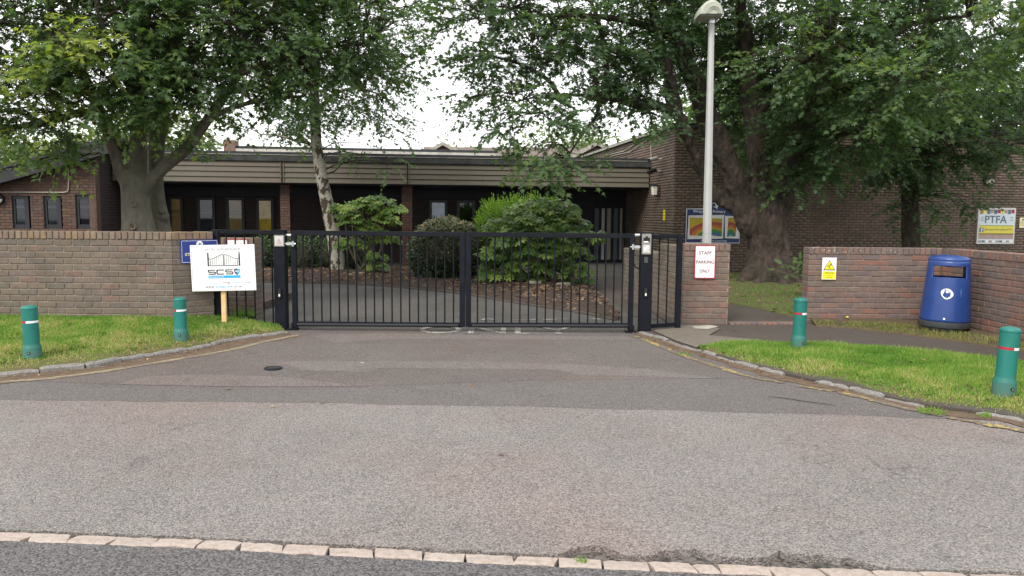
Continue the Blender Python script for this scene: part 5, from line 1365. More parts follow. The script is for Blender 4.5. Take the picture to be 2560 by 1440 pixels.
# ------------------------------------------------------------------ left tree
Y0 = 11.8
LT = [limb([(352, 690, Y0, 0.338), (350, 610, Y0, 0.291), (345, 560, Y0, 0.235), (340, 520, Y0, 0.209), (338, 480, Y0, 0.202), (335, 450, Y0, 0.202), (330, 425, Y0, 0.160)]),
      limb([(320, 462, Y0, 0.113), (303, 430, Y0 - .05, .095), (291, 400, Y0 - .1, .082), (282, 370, Y0 - .15, .08), (266, 318, Y0 - .2, .08), (238, 250, Y0 - .3, .075), (208, 190, Y0 - .4, .08), (165, 110, Y0 - .5, .07), (120, 10, Y0 - .6, .055), (80, -90, Y0 - .7, .04)]),
      limb([(342, 460, Y0, 0.160), (345, 415, Y0 + .03, .135), (346, 360, Y0 + .05, .13), (346, 290, Y0 + .05, .115), (352, 190, Y0, 0.094), (362, 70, Y0, 0.080), (368, -70, Y0, 0.061), (380, -220, Y0, 0.038)]),
      limb([(360, 474, Y0, 0.122), (390, 438, Y0 - .05, .092), (425, 405, Y0 - .1, .095), (465, 372, Y0 - .15, .088), (500, 325, Y0 - .2, .08), (540, 270, Y0 - .2, .07), (585, 205, Y0 - .2, .06), (640, 110, Y0 - .1, .05), (700, -10, Y0, 0.038)]),
      limb([(405, 690, 12.35, 0.244), (402, 600, 12.35, 0.188), (398, 540, 12.35, 0.141), (392, 480, 12.35, 0.113), (390, 420, 12.35, 0.117), (393, 350, 12.35, 0.127), (402, 290, 12.4, .125), (418, 180, 12.45, .105), (445, 60, 12.5, .085), (475, -80, 12.6, .07), (500, -200, 12.6, .04)])]
LB_ = [limb([(262, 285, 11.6, .07), (200, 282, 11.4, .06), (120, 305, 11.2, .05), (30, 318, 11.0, .035), (-60, 320, 10.9, .02)]),
       limb([(225, 225, 11.4, .06), (150, 215, 11.1, .045), (60, 190, 10.8, .03), (-40, 170, 10.6, .02)]),
       limb([(415, 200, 12.4, .08), (470, 140, 12.2, .06), (540, 80, 12.0, .045), (640, 10, 12, .03)]),
       limb([(520, 300, 11.6, .05), (580, 270, 11.7, .04), (660, 250, 11.9, .03), (760, 240, 12.2, .02)]),
       limb([(600, 185, 11.6, .05), (690, 150, 11.8, .04), (800, 120, 12.1, .03), (930, 110, 12.4, .02)]),
       limb([(345, 250, 11.8, .05), (300, 180, 11.2, .04), (270, 100, 10.7, .03), (240, 20, 10.3, .02)])]
LBL = [  # px, py, depth, rx, ry, rz, density, tint
    (40, 60, 10.9, 1.0, .9, .6, .9, .35), (150, 20, 11.6, .9, .9, .5, .8, .3), (60, 175, 10.3, .75, .6, .28, 1.0, .75), (170, 110, 9.9, .6, .5, .28, 1.0, .8), (40, 245, 10.2, .55, .5, .2, .9, .72), (120, 185, 10.0, .5, .4, .2, .9, .78),
    (40, 330, 11.0, .6, .6, .25, .7, .4), (150, 270, 11.0, .8, .7, .35, .9, .35), (110, 380, 11.2, .45, .4, .16, .8, .62), (190, 345, 11.4, .4, .4, .18, .7, .4), (205, 412, 11.2, .3, .3, .05, .6, .6),
    (260, 60, 11.2, 1.0, 1.0, .6, 1.2, .35), (300, 170, 11.0, .95, .8, .5, 1.2, .4), (280, 250, 11.1, .75, .6, .34, 1.0, .42), 
    (410, 60, 11.3, .95, 1, .6, 1.1, .35), (420, 170, 11.2, .9, .8, .5, 1.2, .4), (440, 245, 11.3, .7, .7, .32, 1.0, .45), (500, 100, 11.4, .8, .9, .5, 1.0, .4), (540, 30, 11.2, .8, .9, .4, .9, .5),
    (540, 200, 11.6, .75, .8, .42, .9, .38), (560, 250, 11.8, .5, .6, .2, .7, .35), (640, 150, 11.8, .8, .8, .5, .9, .35), (640, 50, 11.7, .9, .9, .5, .9, .38), (690, 225, 12.0, .6, .6, .26, .8, .33),
    (740, 300, 12.2, .4, .4, .16, .6, .32), (745, 90, 12.0, .85, .9, .55, .9, .3), (790, 200, 12.3, .7, .7, .42, .9, .3), (860, 60, 12.3, .9, .9, .5, .9, .3), (890, 150, 12.5, .75, .7, .42, .85, .3),
    (960, 50, 12.6, .75, .8, .45, .8, .28), (990, 130, 12.8, .45, .5, .25, .6, .28), (480, 400, 11.3, .12, .15, .06, .5, .6), (1030, 10, 13, .4, .5, .16, .5, .28), (920, 210, 12.8, .5, .5, .22, .6, .3),
    (0, -150, 11, 1.6, 1.6, .8, .8, .4), (250, -150, 11.4, 1.8, 1.8, 1.0, .8, .4), (520, -150, 11.6, 1.8, 1.8, 1.0, .8, .4), (800, -140, 12.2, 1.8, 1.8, .9, .8, .35), (350, -330, 11.8, 2.2, 2, .9, .8, .5), (-250, 100, 11, 1.4, 1.2, 1.0, .7, .5)]
kn = [(at(408, 541, 12.28), .10), (at(405, 525, 12.2), .08), (at(333, 512, 11.62), .05)]
lt_ = tree('maple_tree', 'large multi-stemmed maple with smooth grey trunk behind the left wall', (-5.8, Y0, .1), LT, LB_, LBL, 'leaf_left', 'bark_left', .088, voxel=.02, knobs=kn, lai=2.3)
for px, py, Y, r in ((332, 510, 11.585, .05), (331, 566, 11.53, .055)):              # pruning scars
    c = at(px, py, Y); M = Matrix.Translation(c) @ Matrix.Rotation(R(90), 4, 'X')
    MB().lathe([(r * 1.15, -.06), (r * 1.1, .0), (r, .015), (r * .72, .012), (r * .6, -.005), (.003, -.008)], 18).xform(M).build('pruning_scar', 'stem', lt_, smooth=True)
    MB().lathe([(r * .3, -.004), (r * .2, .002), (.002, .0)], 10).xform(M).build('scar_heart', 'bark_right', lt_, smooth=True)

# ------------------------------------------------------------------ birch
YB = 18.4
BT = [limb([(846, 705, YB, 0.216), (842, 640, YB, 0.188), (832, 580, YB, 0.172), (820, 520, YB, 0.160), (808, 460, YB, 0.148), (797, 400, YB, 0.138), (790, 350, YB, 0.132), (788, 300, YB, 0.128), (786, 230, YB, 0.112), (782, 120, YB, 0.088), (780, 0, YB, 0.064), (778, -120, YB, 0.040)])]
BB = [limb([(790, 375, YB, .06), (770, 358, YB - .1, .045), (740, 352, YB - .2, .035), (700, 340, YB - .3, .025), (650, 335, YB - .4, .015)]), limb([(790, 290, YB, .06), (830, 240, YB, .045), (890, 220, YB, .03), (960, 240, YB, .015)]), limb([(786, 230, YB, .06), (730, 180, YB, .04), (660, 170, YB, .02)]), limb([(784, 150, YB, .05), (850, 90, YB, .04), (950, 80, YB, .02)])]
BBL = [(690, 318, 18.1, .6, .6, .16, .7, .4), (640, 330, 18.1, .4, .5, .10, .4, .5), (740, 290, 18.2, .8, .7, .35, 1.1, .3), (800, 260, 18.3, .8, .8, .5, 1.2, .25), (880, 250, 18.4, .9, .8, .45, 1.0, .3), (830, 330, 18.2, .45, .4, .2, .9, .25),
       (950, 280, 18.5, .5, .5, .5, .6, .35), (985, 310, 18.5, .25, .3, .4, .5, .4), (920, 330, 18.4, .25, .3, .28, .5, .35), (960, 180, 18.5, .8, .8, .5, .9, .3), (870, 140, 18.4, 1, 1, .7, .9, .25), (720, 180, 18.3, 1.1, 1, .8, .9, .25), (1000, 60, 18.5, .8, .8, .6, .8, .3), (800, 0, 18.4, 1.6, 1.3, 1, .8, .3), (970, 395, 18.4, .06, .06, .22, .8, .6), (890, 385, 18.4, .04, .04, .12, .8, .6)]
tree('birch_tree', 'silver birch with pale patchy bark rising behind the gate', (at(845, 690, YB).x, YB, 0), BT, BB, BBL, 'leaf_birch', 'bark_birch', .085, k=14, tmpl=MAPLE, voxel=.035, lai=1.45, L0=.5, droop=.9)

# ------------------------------------------------------------------ big right tree
YR = 16.3
RT = [limb([(1930, 735, YR, .8), (1926, 700, YR, .6), (1922, 650, YR, .47), (1917, 590, YR, .44), (1912, 540, YR, .42), (1908, 505, YR, .36)]),
      limb([(1878, 555, YR, .28), (1850, 490, YR, .225), (1818, 405, YR - .1, .215), (1785, 330, YR - .2, .21), (1748, 240, YR - .3, .2), (1714, 150, YR - .4, .175), (1692, 70, YR - .5, .155), (1674, -40, YR - .6, .12), (1660, -160, YR - .7, .08)]),
      limb([(1888, 580, YR - .1, .17), (1828, 520, YR - .2, .14), (1772, 460, YR - .4, .125), (1738, 385, YR - .6, .115), (1713, 325, YR - .8, .115), (1690, 265, YR - .9, .12), (1672, 190, YR - 1, .1), (1650, 110, YR - 1.1, .085), (1630, 10, YR - 1.2, .065)]),
      limb([(1908, 540, YR, .3), (1900, 465, YR, .215), (1890, 380, YR, .2), (1882, 280, YR, .185), (1872, 180, YR, .165), (1858, 80, YR, .145), (1850, -40, YR, .11), (1845, -150, YR, .07)]),
      limb([(1935, 570, YR + .1, .3), (1962, 490, YR + .2, .2), (1988, 400, YR + .3, .18), (2008, 320, YR + .3, .16), (2030, 230, YR + .3, .14), (2060, 120, YR + .3, .11), (2090, 0, YR + .3, .08)]),
      limb([(1700, 295, YR - .8, .12), (1670, 272, YR - 1, .11), (1620, 260, YR - 1.2, .105), (1560, 252, YR - 1.4, .095), (1510, 244, YR - 1.6, .085), (1440, 238, YR - 1.8, .06), (1380, 250, YR - 2, .045), (1330, 285, YR - 2.2, .03)])]
for a_ in (200, 235, 270, 310, 345, 20):                       # root flare
    p = at(1928, 705, YR); d = Vector((math.cos(R(a_)), math.sin(R(a_)), 0))
    q0 = p + d * .34 + Vector((0, 0, .4)); q1 = p + d * .65 + Vector((0, 0, .05)); q2 = p + d * 1.1; q2.z = -.05; q1.z = .16
    RT.append([(q0, .22), (q1, .15), (q2, .07)])
RB = [limb([(1518, 245, YR - 1.5, .07), (1517, 180, YR - 1.5, .06), (1505, 90, YR - 1.6, .045), (1480, 10, YR - 1.7, .03)]), limb([(1400, 245, YR - 1.9, .05), (1370, 200, YR - 2, .04), (1300, 160, YR - 2.2, .03), (1230, 140, YR - 2.4, .02)]),
      limb([(1500, 245, YR - 1.6, .05), (1490, 290, YR - 1.8, .035), (1460, 330, YR - 2, .025), (1420, 390, YR - 2.2, .015)]), limb([(1690, 100, YR - .5, .09), (1600, 60, YR - 1, .07), (1480, 40, YR - 1.6, .05), (1330, 40, YR - 2.2, .03), (1230, 60, YR - 2.6, .02)]),
      limb([(2010, 300, YR + .3, .1), (2100, 230, YR - .4, .07), (2200, 200, YR - 1.4, .05), (2330, 180, YR - 2.4, .03)]), limb([(2040, 200, YR + .3, .1), (2150, 110, YR - .2, .07), (2280, 60, YR - .9, .05), (2420, 40, YR - 1.6, .03)]),
      limb([(1890, 300, YR, .08), (1940, 230, YR - .8, .06), (1990, 170, YR - 1.6, .045), (2040, 130, YR - 2.4, .03)]), limb([(2000, 380, YR + .3, .07), (2080, 340, YR - .6, .05), (2170, 330, YR - 1.4, .03)])]
RBL = [(1200, 50, 14, .95, 1, .6, .9, .5), (1290, 40, 14.3, 1.0, 1, .7, .9, .45), (1160, 10, 14, .5, .5, .3, .7, .5), (1220, 150, 14, .7, .7, .45, .9, .5), (1200, 235, 13.9, .25, .3, .25, .55, .5), (1240, 300, 13.9, .35, .4, .3, .75, .5), (1300, 210, 14, .7, .7, .5, 1.0, .48),
       (1290, 290, 13.9, .45, .4, .3, .8, .5), (1370, 130, 14.4, .8, .8, .6, .95, .4), (1380, 40, 14.6, .9, 1, .6, .9, .4), (1360, 290, 13.8, .45, .4, .3, .9, .5), (1350, 365, 13.6, .45, .35, .28, 1.3, .52), (1320, 430, 13.5, .35, .3, .10, .7, .55), (1395, 425, 13.6, .25, .25, .1, .7, .55), (1430, 400, 13.7, .2, .2, .15, .7, .55), (1390, 330, 13.8, .4, .4, .28, .9, .48),
       (1450, 210, 14.4, .7, .7, .4, .9, .4), (1460, 290, 14.2, .45, .5, .3, .8, .42), (1480, 90, 14.8, .9, .9, .6, .9, .38), (1560, 150, 15, .9, .9, .6, .9, .35), (1560, 40, 15, .9, 1, .6, 1.0, .35), (1560, 220, 15, .6, .6, .25, .8, .35), (1500, 330, 14.6, .3, .3, .2, .6, .42), (1545, 290, 14.8, .4, .4, .16, .7, .38), (1625, 220, 15.2, .6, .6, .4, .9, .33),
       (1640, 310, 15.2, .45, .5, .16, .8, .35), (1680, 330, 15.0, .4, .4, .22, .9, .35), (1650, 120, 15.4, .9, .9, .6, 1.0, .32), (1660, 20, 15.3, .9, .9, .5, 1.1, .35), (1790, 70, 17, 1.2, 1, .8, 1.2, .25), (1820, 220, 17.2, 1.0, .9, .8, 1.2, .25), (1770, 140, 16.8, .7, .7, .5, .9, .3),
       (1950, 330, 17.2, 1.1, .9, .8, 1.2, .22), (1930, 170, 17, 1.2, 1, .9, 1.2, .25), (1940, 50, 16.5, 1.2, 1.2, .6, 1.1, .35), (2000, 110, 14.2, .75, .7, .35, 1.1, .62), (1960, 150, 14.0, .55, .5, .25, .9, .6), (2050, 170, 14.0, .6, .6, .3, 1.0, .6), (2050, 60, 14.6, .9, .9, .5, 1.1, .5),
       (2120, 90, 14.4, .8, .8, .4, 1.1, .5), (2170, 150, 13.8, .8, .7, .35, 1.1, .55), (2240, 200, 13.4, .8, .7, .32, 1.1, .6), (2330, 190, 13.4, .75, .7, .3, 1.0, .6), (2370, 240, 13.5, .6, .5, .25, .9, .55), (2260, 290, 13.6, .55, .5, .25, .9, .5), (2180, 250, 14, .7, .7, .4, 1.1, .4),
       (2060, 270, 15, .9, .9, .6, 1.2, .3), (2120, 340, 15, .9, .8, .5, 1.2, .3), (2050, 380, 15.4, .7, .7, .35, 1.0, .32), (2010, 430, 15.6, .55, .5, .28, .9, .4), (2080, 430, 15.4, .35, .4, .16, .8, .55), (2250, 60, 14.2, 1.2, 1, .6, 1.1, .4), (2380, 80, 14.4, 1.1, 1, .6, 1.0, .35), (2330, 120, 15.6, 1.2, 1, .6, 1.0, .3), (1990, 400, 16.0, .4, .35, .45, 1.0, .3),
       (1500, -120, 15, 2, 2, 1, .8, .4), (1800, -130, 15.5, 2.2, 2, 1, .9, .4), (2100, -120, 15, 2.2, 2, 1, .9, .4), (2400, -120, 15, 2, 2, 1, .8, .4), (1250, -110, 14.3, 1.6, 1.5, .8, .7, .45), (1850, -330, 16, 3, 2.5, 1.2, .8, .5), (1850, 120, 19, 2, 1.2, 1.4, .9, .2), (2150, 200, 18.6, 1.6, 1, 1.3, .9, .2)]
tree('maple_tree', 'massive maple with gnarled brown trunk in front of the hall', at(1928, 705, YR), RT, RB, RBL, 'leaf_right', 'bark_right', .105, k=13, voxel=.032, lai=2.25, L0=.55, rough=.09)

# ------------------------------------------------------------------ second right tree, ivy-clad
YS = 18.6
ST = [limb([(2284, 720, YS, .3), (2280, 640, YS, .235), (2277, 570, YS, .215), (2275, 500, YS, .21), (2275, 430, YS, .2), (2278, 360, YS, .19), (2285, 280, YS, .17), (2300, 180, YS, .14), (2320, 60, YS, .11), (2330, -60, YS, .08)])]
SB = [limb([(2278, 380, YS, .08), (2330, 340, YS - .3, .06), (2400, 320, YS - .6, .045), (2490, 310, YS - .9, .03), (2570, 310, YS - 1, .02)]), limb([(2285, 300, YS, .08), (2220, 250, YS - .3, .06), (2150, 230, YS - .6, .04)]), limb([(2300, 200, YS, .07), (2380, 130, YS, .05), (2480, 90, YS, .03), (2580, 60, YS, .02)])]
SBL = [(2275, 440, 18.3, .38, .38, .5, 1.6, .2), (2280, 520, 18.35, .26, .28, .35, 1.3, .2), (2276, 575, 18.4, .2, .24, .14, .8, .25), (2230, 420, 18, .6, .6, .28, 1.1, .28), (2340, 420, 18, .6, .6, .3, 1.2, .25), (2375, 450, 17.8, .3, .4, .15, .9, .25), (2330, 500, 17.9, .35, .35, .13, .8, .22), (2370, 530, 17.9, .2, .25, .1, .7, .2), (2200, 380, 18, .8, .7, .45, 1.2, .25),
       (2290, 350, 18, 1.1, .9, .6, 1.3, .22), (2400, 360, 17.8, 1.0, .8, .5, 1.2, .22), (2500, 365, 17.6, .9, .8, .33, 1.1, .22), (2570, 385, 17.5, .5, .6, .25, 1.0, .25), (2405, 505, 17.6, .14, .2, .07, .7, .12), (2436, 520, 17.6, .08, .1, .03, .5, .15), (2430, 260, 18, .8, .8, .5, .9, .12), (2500, 200, 18.2, .8, .8, .5, .85, .1), (2520, 290, 18, .6, .6, .4, .75, .12), (2540, 100, 18.2, .9, .9, .5, .9, .12), (2430, 130, 18.4, 1, .9, .6, .9, .15), (2330, 260, 18.3, 1, .9, .6, 1.1, .2), (2200, 280, 18.5, 1, .9, .6, 1.1, .2),  (2450, -60, 18, 2, 1.6, 1, .8, .3), (2650, 200, 18, 1.4, 1.2, 1.4, .8, .25)]
tree('ivy_clad_tree', 'slimmer ivy-clad tree standing before the hall wall behind the blue bin', at(2280, 690, YS), ST, SB, SBL, 'leaf_right', 'bark_right', .105, k=13, voxel=.045, lai=2.0, L0=.5, rough=.02)
tree('overhanging_tree', 'tree at the right edge with bright sprig entering the top corner', (9.6, 12.5, 0), [limb([(2790, 720, 12.5, .25), (2790, 500, 12.5, .22), (2780, 300, 12.5, .18), (2770, 100, 12.5, .13), (2760, -100, 12.5, .08)])], [limb([(2775, 150, 12.5, .06), (2680, 40, 11.8, .04), (2600, 10, 11.4, .02)])],
     [(2560, 25, 11.0, .28, .3, .12, .9, .85), (2540, 5, 11.0, .25, .3, .1, .8, .8), (2640, 60, 11.6, .6, .6, .4, .9, .6), (2760, 60, 12.2, 1, 1, .8, .9, .5), (2700, -120, 12, 1.4, 1.2, .8, .8, .5)], 'leaf_right', 'bark_right', .11, voxel=.05)
# distant greenery
def far_tree(label, px, py_top, Y, w, seed, mat='leaf_far', n=26):
    top = at(px, py_top, Y); x, H = top.x, top.z
    def P(dx, z): return Vector((x + dx, Y, z))
    t = thing('background_tree', (x, Y, 0), label, 'tree', 'trees behind the school')
    MB().tube([P(0, -.1), P(.1, H * .3), P(0, H * .8)], [.3, .25, .08], 8).build('trunk', 'twig', t, smooth=True)
    N = n * 40; q = in_ball(N, 2.2); lob = rng.normal(size=(9, 3)) * np.array([.45, .4, .35]) 
    c = lob[rng.integers(0, 9, N)]; Bp = np.array([x, Y, H * .68]) + (c * .8 + q * .48) * np.array([w, w, H * .34])
    Bp[:, 2] = np.minimum(Bp[:, 2], H + .1 * rng.random(N))
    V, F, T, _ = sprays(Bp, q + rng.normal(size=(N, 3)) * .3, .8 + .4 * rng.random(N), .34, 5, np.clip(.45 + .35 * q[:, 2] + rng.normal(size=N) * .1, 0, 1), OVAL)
    fast_obj('crown', V, F, mat, t, T)
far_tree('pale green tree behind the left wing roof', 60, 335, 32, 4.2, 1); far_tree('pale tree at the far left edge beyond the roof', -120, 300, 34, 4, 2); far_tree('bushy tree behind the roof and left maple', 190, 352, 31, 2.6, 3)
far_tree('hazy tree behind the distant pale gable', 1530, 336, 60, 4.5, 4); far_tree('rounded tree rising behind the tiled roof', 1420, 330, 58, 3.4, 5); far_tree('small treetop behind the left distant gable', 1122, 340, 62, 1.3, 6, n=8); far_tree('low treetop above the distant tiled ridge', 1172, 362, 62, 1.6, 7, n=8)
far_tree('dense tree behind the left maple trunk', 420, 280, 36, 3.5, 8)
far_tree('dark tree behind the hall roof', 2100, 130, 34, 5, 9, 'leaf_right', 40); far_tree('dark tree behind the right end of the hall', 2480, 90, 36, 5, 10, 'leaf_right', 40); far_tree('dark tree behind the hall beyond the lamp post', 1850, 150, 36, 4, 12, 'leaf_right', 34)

# ------------------------------------------------------------------ island shrubs
def palmate(var):
    r = random.Random(var); b = MB(); n = 8; V = [(0, 0, 0)]
    pts = []
    for i in range(n):
        a = R(-118 + 236 * i / (n - 1)); l = (1 - .32 * abs(i - 3.5) / 3.5) * r.uniform(.9, 1.05)
        d = (math.sin(a), math.cos(a))
        for t, w in ((.36, -.15), (.62, -.15), (.82, -.095), (1.0, 0), (.82, .095), (.62, .15)):
            x = d[0] * l * t + d[1] * w * 1.0; y = d[1] * l * t - d[0] * w * 1.0
            pts.append((x, y, -.28 * (x * x + y * y) + .03 * math.cos(i * 2.1)))
    pts.append((0.04 * math.sin(R(118)), -.06, 0)); V += pts
    b.add(V, [(0, i + 1, i + 2) for i in range(len(pts) - 1)])
    me = bpy.data.meshes.new('leaf'); me.from_pydata(b.v, [], [tuple(reversed(f)) for f in b.f]); me.materials.append(MAT['leaf_fatsia'])
    me.polygons.foreach_set('use_smooth', np.ones(len(me.polygons), bool))
    return me
PALM = [palmate(i) for i in range(4)]
def palmate_shrub(label, base, heads, n_leaf, size, stems=True, fill=14):
    t = thing('palmate_shrub', base, label, 'shrub')
    r = random.Random(len(heads) * 13 + n_leaf)
    per = n_leaf / sum(h[3] for h in heads)
    FV = []; FF = []
    for (p, rad, hh, wt) in heads:
        for i in range(int(fill * wt)):                     # inner leaves, too many to pick apart
            me = PALM[r.randrange(4)]; a = r.uniform(0, 2 * math.pi); e = r.random() ** .6
            o = p + Vector((math.cos(a) * rad * e, math.sin(a) * rad * e * .8 + .05, hh * r.uniform(-.9, .5)))
            d = Vector((math.cos(a) + r.uniform(-.6, .6), math.sin(a) - .4 + r.uniform(-.5, .5), r.uniform(-.6, .2))).normalized(); up = Vector((r.uniform(-.5, .5), -.5, 1)).normalized()
            x_ = d.cross(up).normalized(); z_ = x_.cross(d); Mx = Matrix((x_, d, z_)).transposed() * (size * r.uniform(.7, 1.1)); n0 = len(FV)
            FV += [tuple(o + Mx @ v.co) for v in me.vertices]; FF += [tuple(k + n0 for k in q.vertices) for q in me.polygons]
        if stems:
            b0 = Vector(base) + Vector((r.uniform(-.3, .3), r.uniform(-.2, .2), -.05)); mid = b0.lerp(p, .5) + Vector((r.uniform(-.2, .2), r.uniform(-.1, .1), -.1))
            q = smooth_path([tuple(b0), tuple(mid), tuple(p)], 6)
            MB().tube([tuple(x) for x in q], np.linspace(.026, .012, len(q)), 7).build('stem', 'stem', t, smooth=True)
        for i in range(max(3, int(round(per * wt)))):
            a = r.uniform(0, 2 * math.pi); e = r.random() ** .7
            o = Vector((math.cos(a) * rad * e, math.sin(a) * rad * e * .8, hh * (r.uniform(.4, 1) * (1 - e * e * .8) - .35 * e)))
            ob = bpy.data.objects.new('leaf', PALM[r.randrange(4)]); ob.location = p + o
            d = Vector((math.cos(a) + r.uniform(-.5, .5), math.sin(a) - .45 + r.uniform(-.4, .4), r.uniform(-.35, .2) - .5 * e)).normalized()
            up = Vector((r.uniform(-.4, .4), -.5 + r.uniform(-.4, .4), 1)).normalized()
            x_ = d.cross(up).normalized(); z_ = x_.cross(d)
            ob.rotation_euler = Matrix((x_, d, z_)).transposed().to_euler(); s = size * r.uniform(.7, 1.2); ob.scale = (s, s, s)
            link(ob, t)
    fast_obj('inner_leaves', FV, FF, 'leaf_fatsia', t, kind='stuff')
Yf = 18.2
heads = [(at(px, py, Yf + dy), rr, hh, w) for px, py, dy, rr, hh, w in ((860, 520, 0, .32, .18, 1), (905, 512, -.2, .35, .2, 1.2), (945, 505, .1, .35, .2, 1.2), (985, 525, 0, .3, .16, 1), (880, 545, -.3, .4, .25, 1.2), (960, 550, -.3, .35, .25, 1), (920, 580, -.3, .4, .25, 1), (880, 610, -.2, .35, .2, .7), (930, 640, -.4, .3, .15, .6), (965, 600, -.2, .3, .2, .7), (945, 665, -.4, .2, .1, .4))]
palmate_shrub('tall palmate-leaved shrub on bare stems beside the birch', (at(920, 700, Yf).x, Yf, .1), heads, 190, .185, fill=7)
Yg = 16.2
heads = [(at(px, py, Yg + dy), rr, hh, w) for px, py, dy, rr, hh, w in ((1300, 535, .2, .45, .25, 1.2), (1350, 515, .3, .45, .25, 1.2), (1400, 525, .2, .4, .25, 1.1), (1440, 560, .1, .35, .2, 1), (1255, 570, .1, .4, .25, 1), (1330, 565, -.3, .5, .3, 1.3), (1390, 580, -.3, .45, .3, 1.2), (1290, 610, -.4, .5, .3, 1.2), (1350, 630, -.5, .5, .3, 1.2), (1420, 625, -.4, .45, .3, 1.1), (1235, 640, -.3, .35, .25, .9), (1250, 685, -.4, .4, .22, .9), (1310, 670, -.5, .4, .25, .9), (1440, 680, -.4, .35, .25, .9), (1470, 590, -.1, .3, .15, .6), (1390, 665, -.4, .3, .2, .7))]
palmate_shrub('wide palmate-leaved shrub in the island bed right of centre', (at(1345, 715, Yg).x, Yg, .1), heads, 285, .19, fill=20)

def leafy_mass(name, label, base, blobs, mat, size, tmpl, n, shell=3.0, k=7, L0=.16, up=.3, core=True, tint=(.4, .3), droop=.2):
    t = thing(name, base, label, 'shrub'); B = []; D = []; T = []
    tot = sum(b_[3] * b_[5] for b_ in blobs)
    for (c, *_r) in [(b_[:3], b_) for b_ in blobs]:
        b_ = _r[0]; m_ = int(n * b_[3] * b_[5] / tot); q = in_ball(m_, shell); p = np.array(c) + q * np.array(b_[3:6]); p[:, 2] = np.maximum(p[:, 2], .1)
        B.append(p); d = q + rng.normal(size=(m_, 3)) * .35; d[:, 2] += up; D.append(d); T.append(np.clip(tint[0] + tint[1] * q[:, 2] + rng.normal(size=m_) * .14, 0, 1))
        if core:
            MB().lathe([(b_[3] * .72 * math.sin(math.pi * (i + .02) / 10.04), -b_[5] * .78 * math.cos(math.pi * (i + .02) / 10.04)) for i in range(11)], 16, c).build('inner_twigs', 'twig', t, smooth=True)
    B, D, T = map(np.concatenate, (B, D, T))
    V, F, TT, P = sprays(B, D, L0 * (.7 + .6 * rng.random(len(B))), size, k, T, tmpl, droop)
    fast_obj('foliage', V, F, mat, t, TT)
    MB().tube([(base[0], base[1], -.05), (base[0], base[1], .5)], [.06, .04], 8).build('stem', 'stem', t)
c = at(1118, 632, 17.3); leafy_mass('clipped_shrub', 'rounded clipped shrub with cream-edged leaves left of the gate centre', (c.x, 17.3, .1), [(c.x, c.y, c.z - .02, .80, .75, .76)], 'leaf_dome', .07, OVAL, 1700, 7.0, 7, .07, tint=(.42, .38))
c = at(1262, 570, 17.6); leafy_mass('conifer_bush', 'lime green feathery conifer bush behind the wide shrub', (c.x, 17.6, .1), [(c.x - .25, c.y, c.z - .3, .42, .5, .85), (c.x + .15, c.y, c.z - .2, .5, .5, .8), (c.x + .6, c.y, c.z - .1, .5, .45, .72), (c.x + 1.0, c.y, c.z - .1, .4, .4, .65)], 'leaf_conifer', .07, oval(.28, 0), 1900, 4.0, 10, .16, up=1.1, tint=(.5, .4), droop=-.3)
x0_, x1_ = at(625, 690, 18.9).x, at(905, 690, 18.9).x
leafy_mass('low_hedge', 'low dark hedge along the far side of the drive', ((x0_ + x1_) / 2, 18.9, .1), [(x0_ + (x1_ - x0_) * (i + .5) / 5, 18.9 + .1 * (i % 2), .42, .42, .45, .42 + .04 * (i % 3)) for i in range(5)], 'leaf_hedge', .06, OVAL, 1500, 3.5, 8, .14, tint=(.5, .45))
# stones in the bed
def rock(px, py, Y, s, label):
    c = at(px, py, Y); t = bmesh.new(); bmesh.ops.create_icosphere(t, subdivisions=3, radius=1)
    for v in t.verts:
        k = 1 + .35 * mnoise.fractal(v.co * 1.3 + Vector((px, 0, 0)), 1, 2, 3); v.co = Vector((v.co.x * s[0] * k, v.co.y * s[1] * k, v.co.z * s[2] * k))
        v.co = Vector((max(-s[0] * .8, min(s[0] * .8, v.co.x)), v.co.y, min(v.co.z, s[2] * .7)))
    me = bpy.data.meshes.new('boulder'); t.to_mesh(me); t.free(); me.materials.append(MAT['stone'])
    o = bpy.data.objects.new('boulder', me); o.location = c; link(o); tag(o, label, 'stone', 'stones in the island bed')
rock(1337, 717, 15.4, (.17, .15, .17), 'squarish grey stone at the foot of the wide shrub'); rock(1408, 722, 15.2, (.18, .15, .18), 'pitted mossy stone right of the squarish one'); rock(908, 692, 17.6, (.12, .12, .15), 'mossy upright stone in the leaves left of the clipped shrub'); rock(1245, 712, 15.6, (.08, .07, .05), 'small low stone left of the wide shrub')

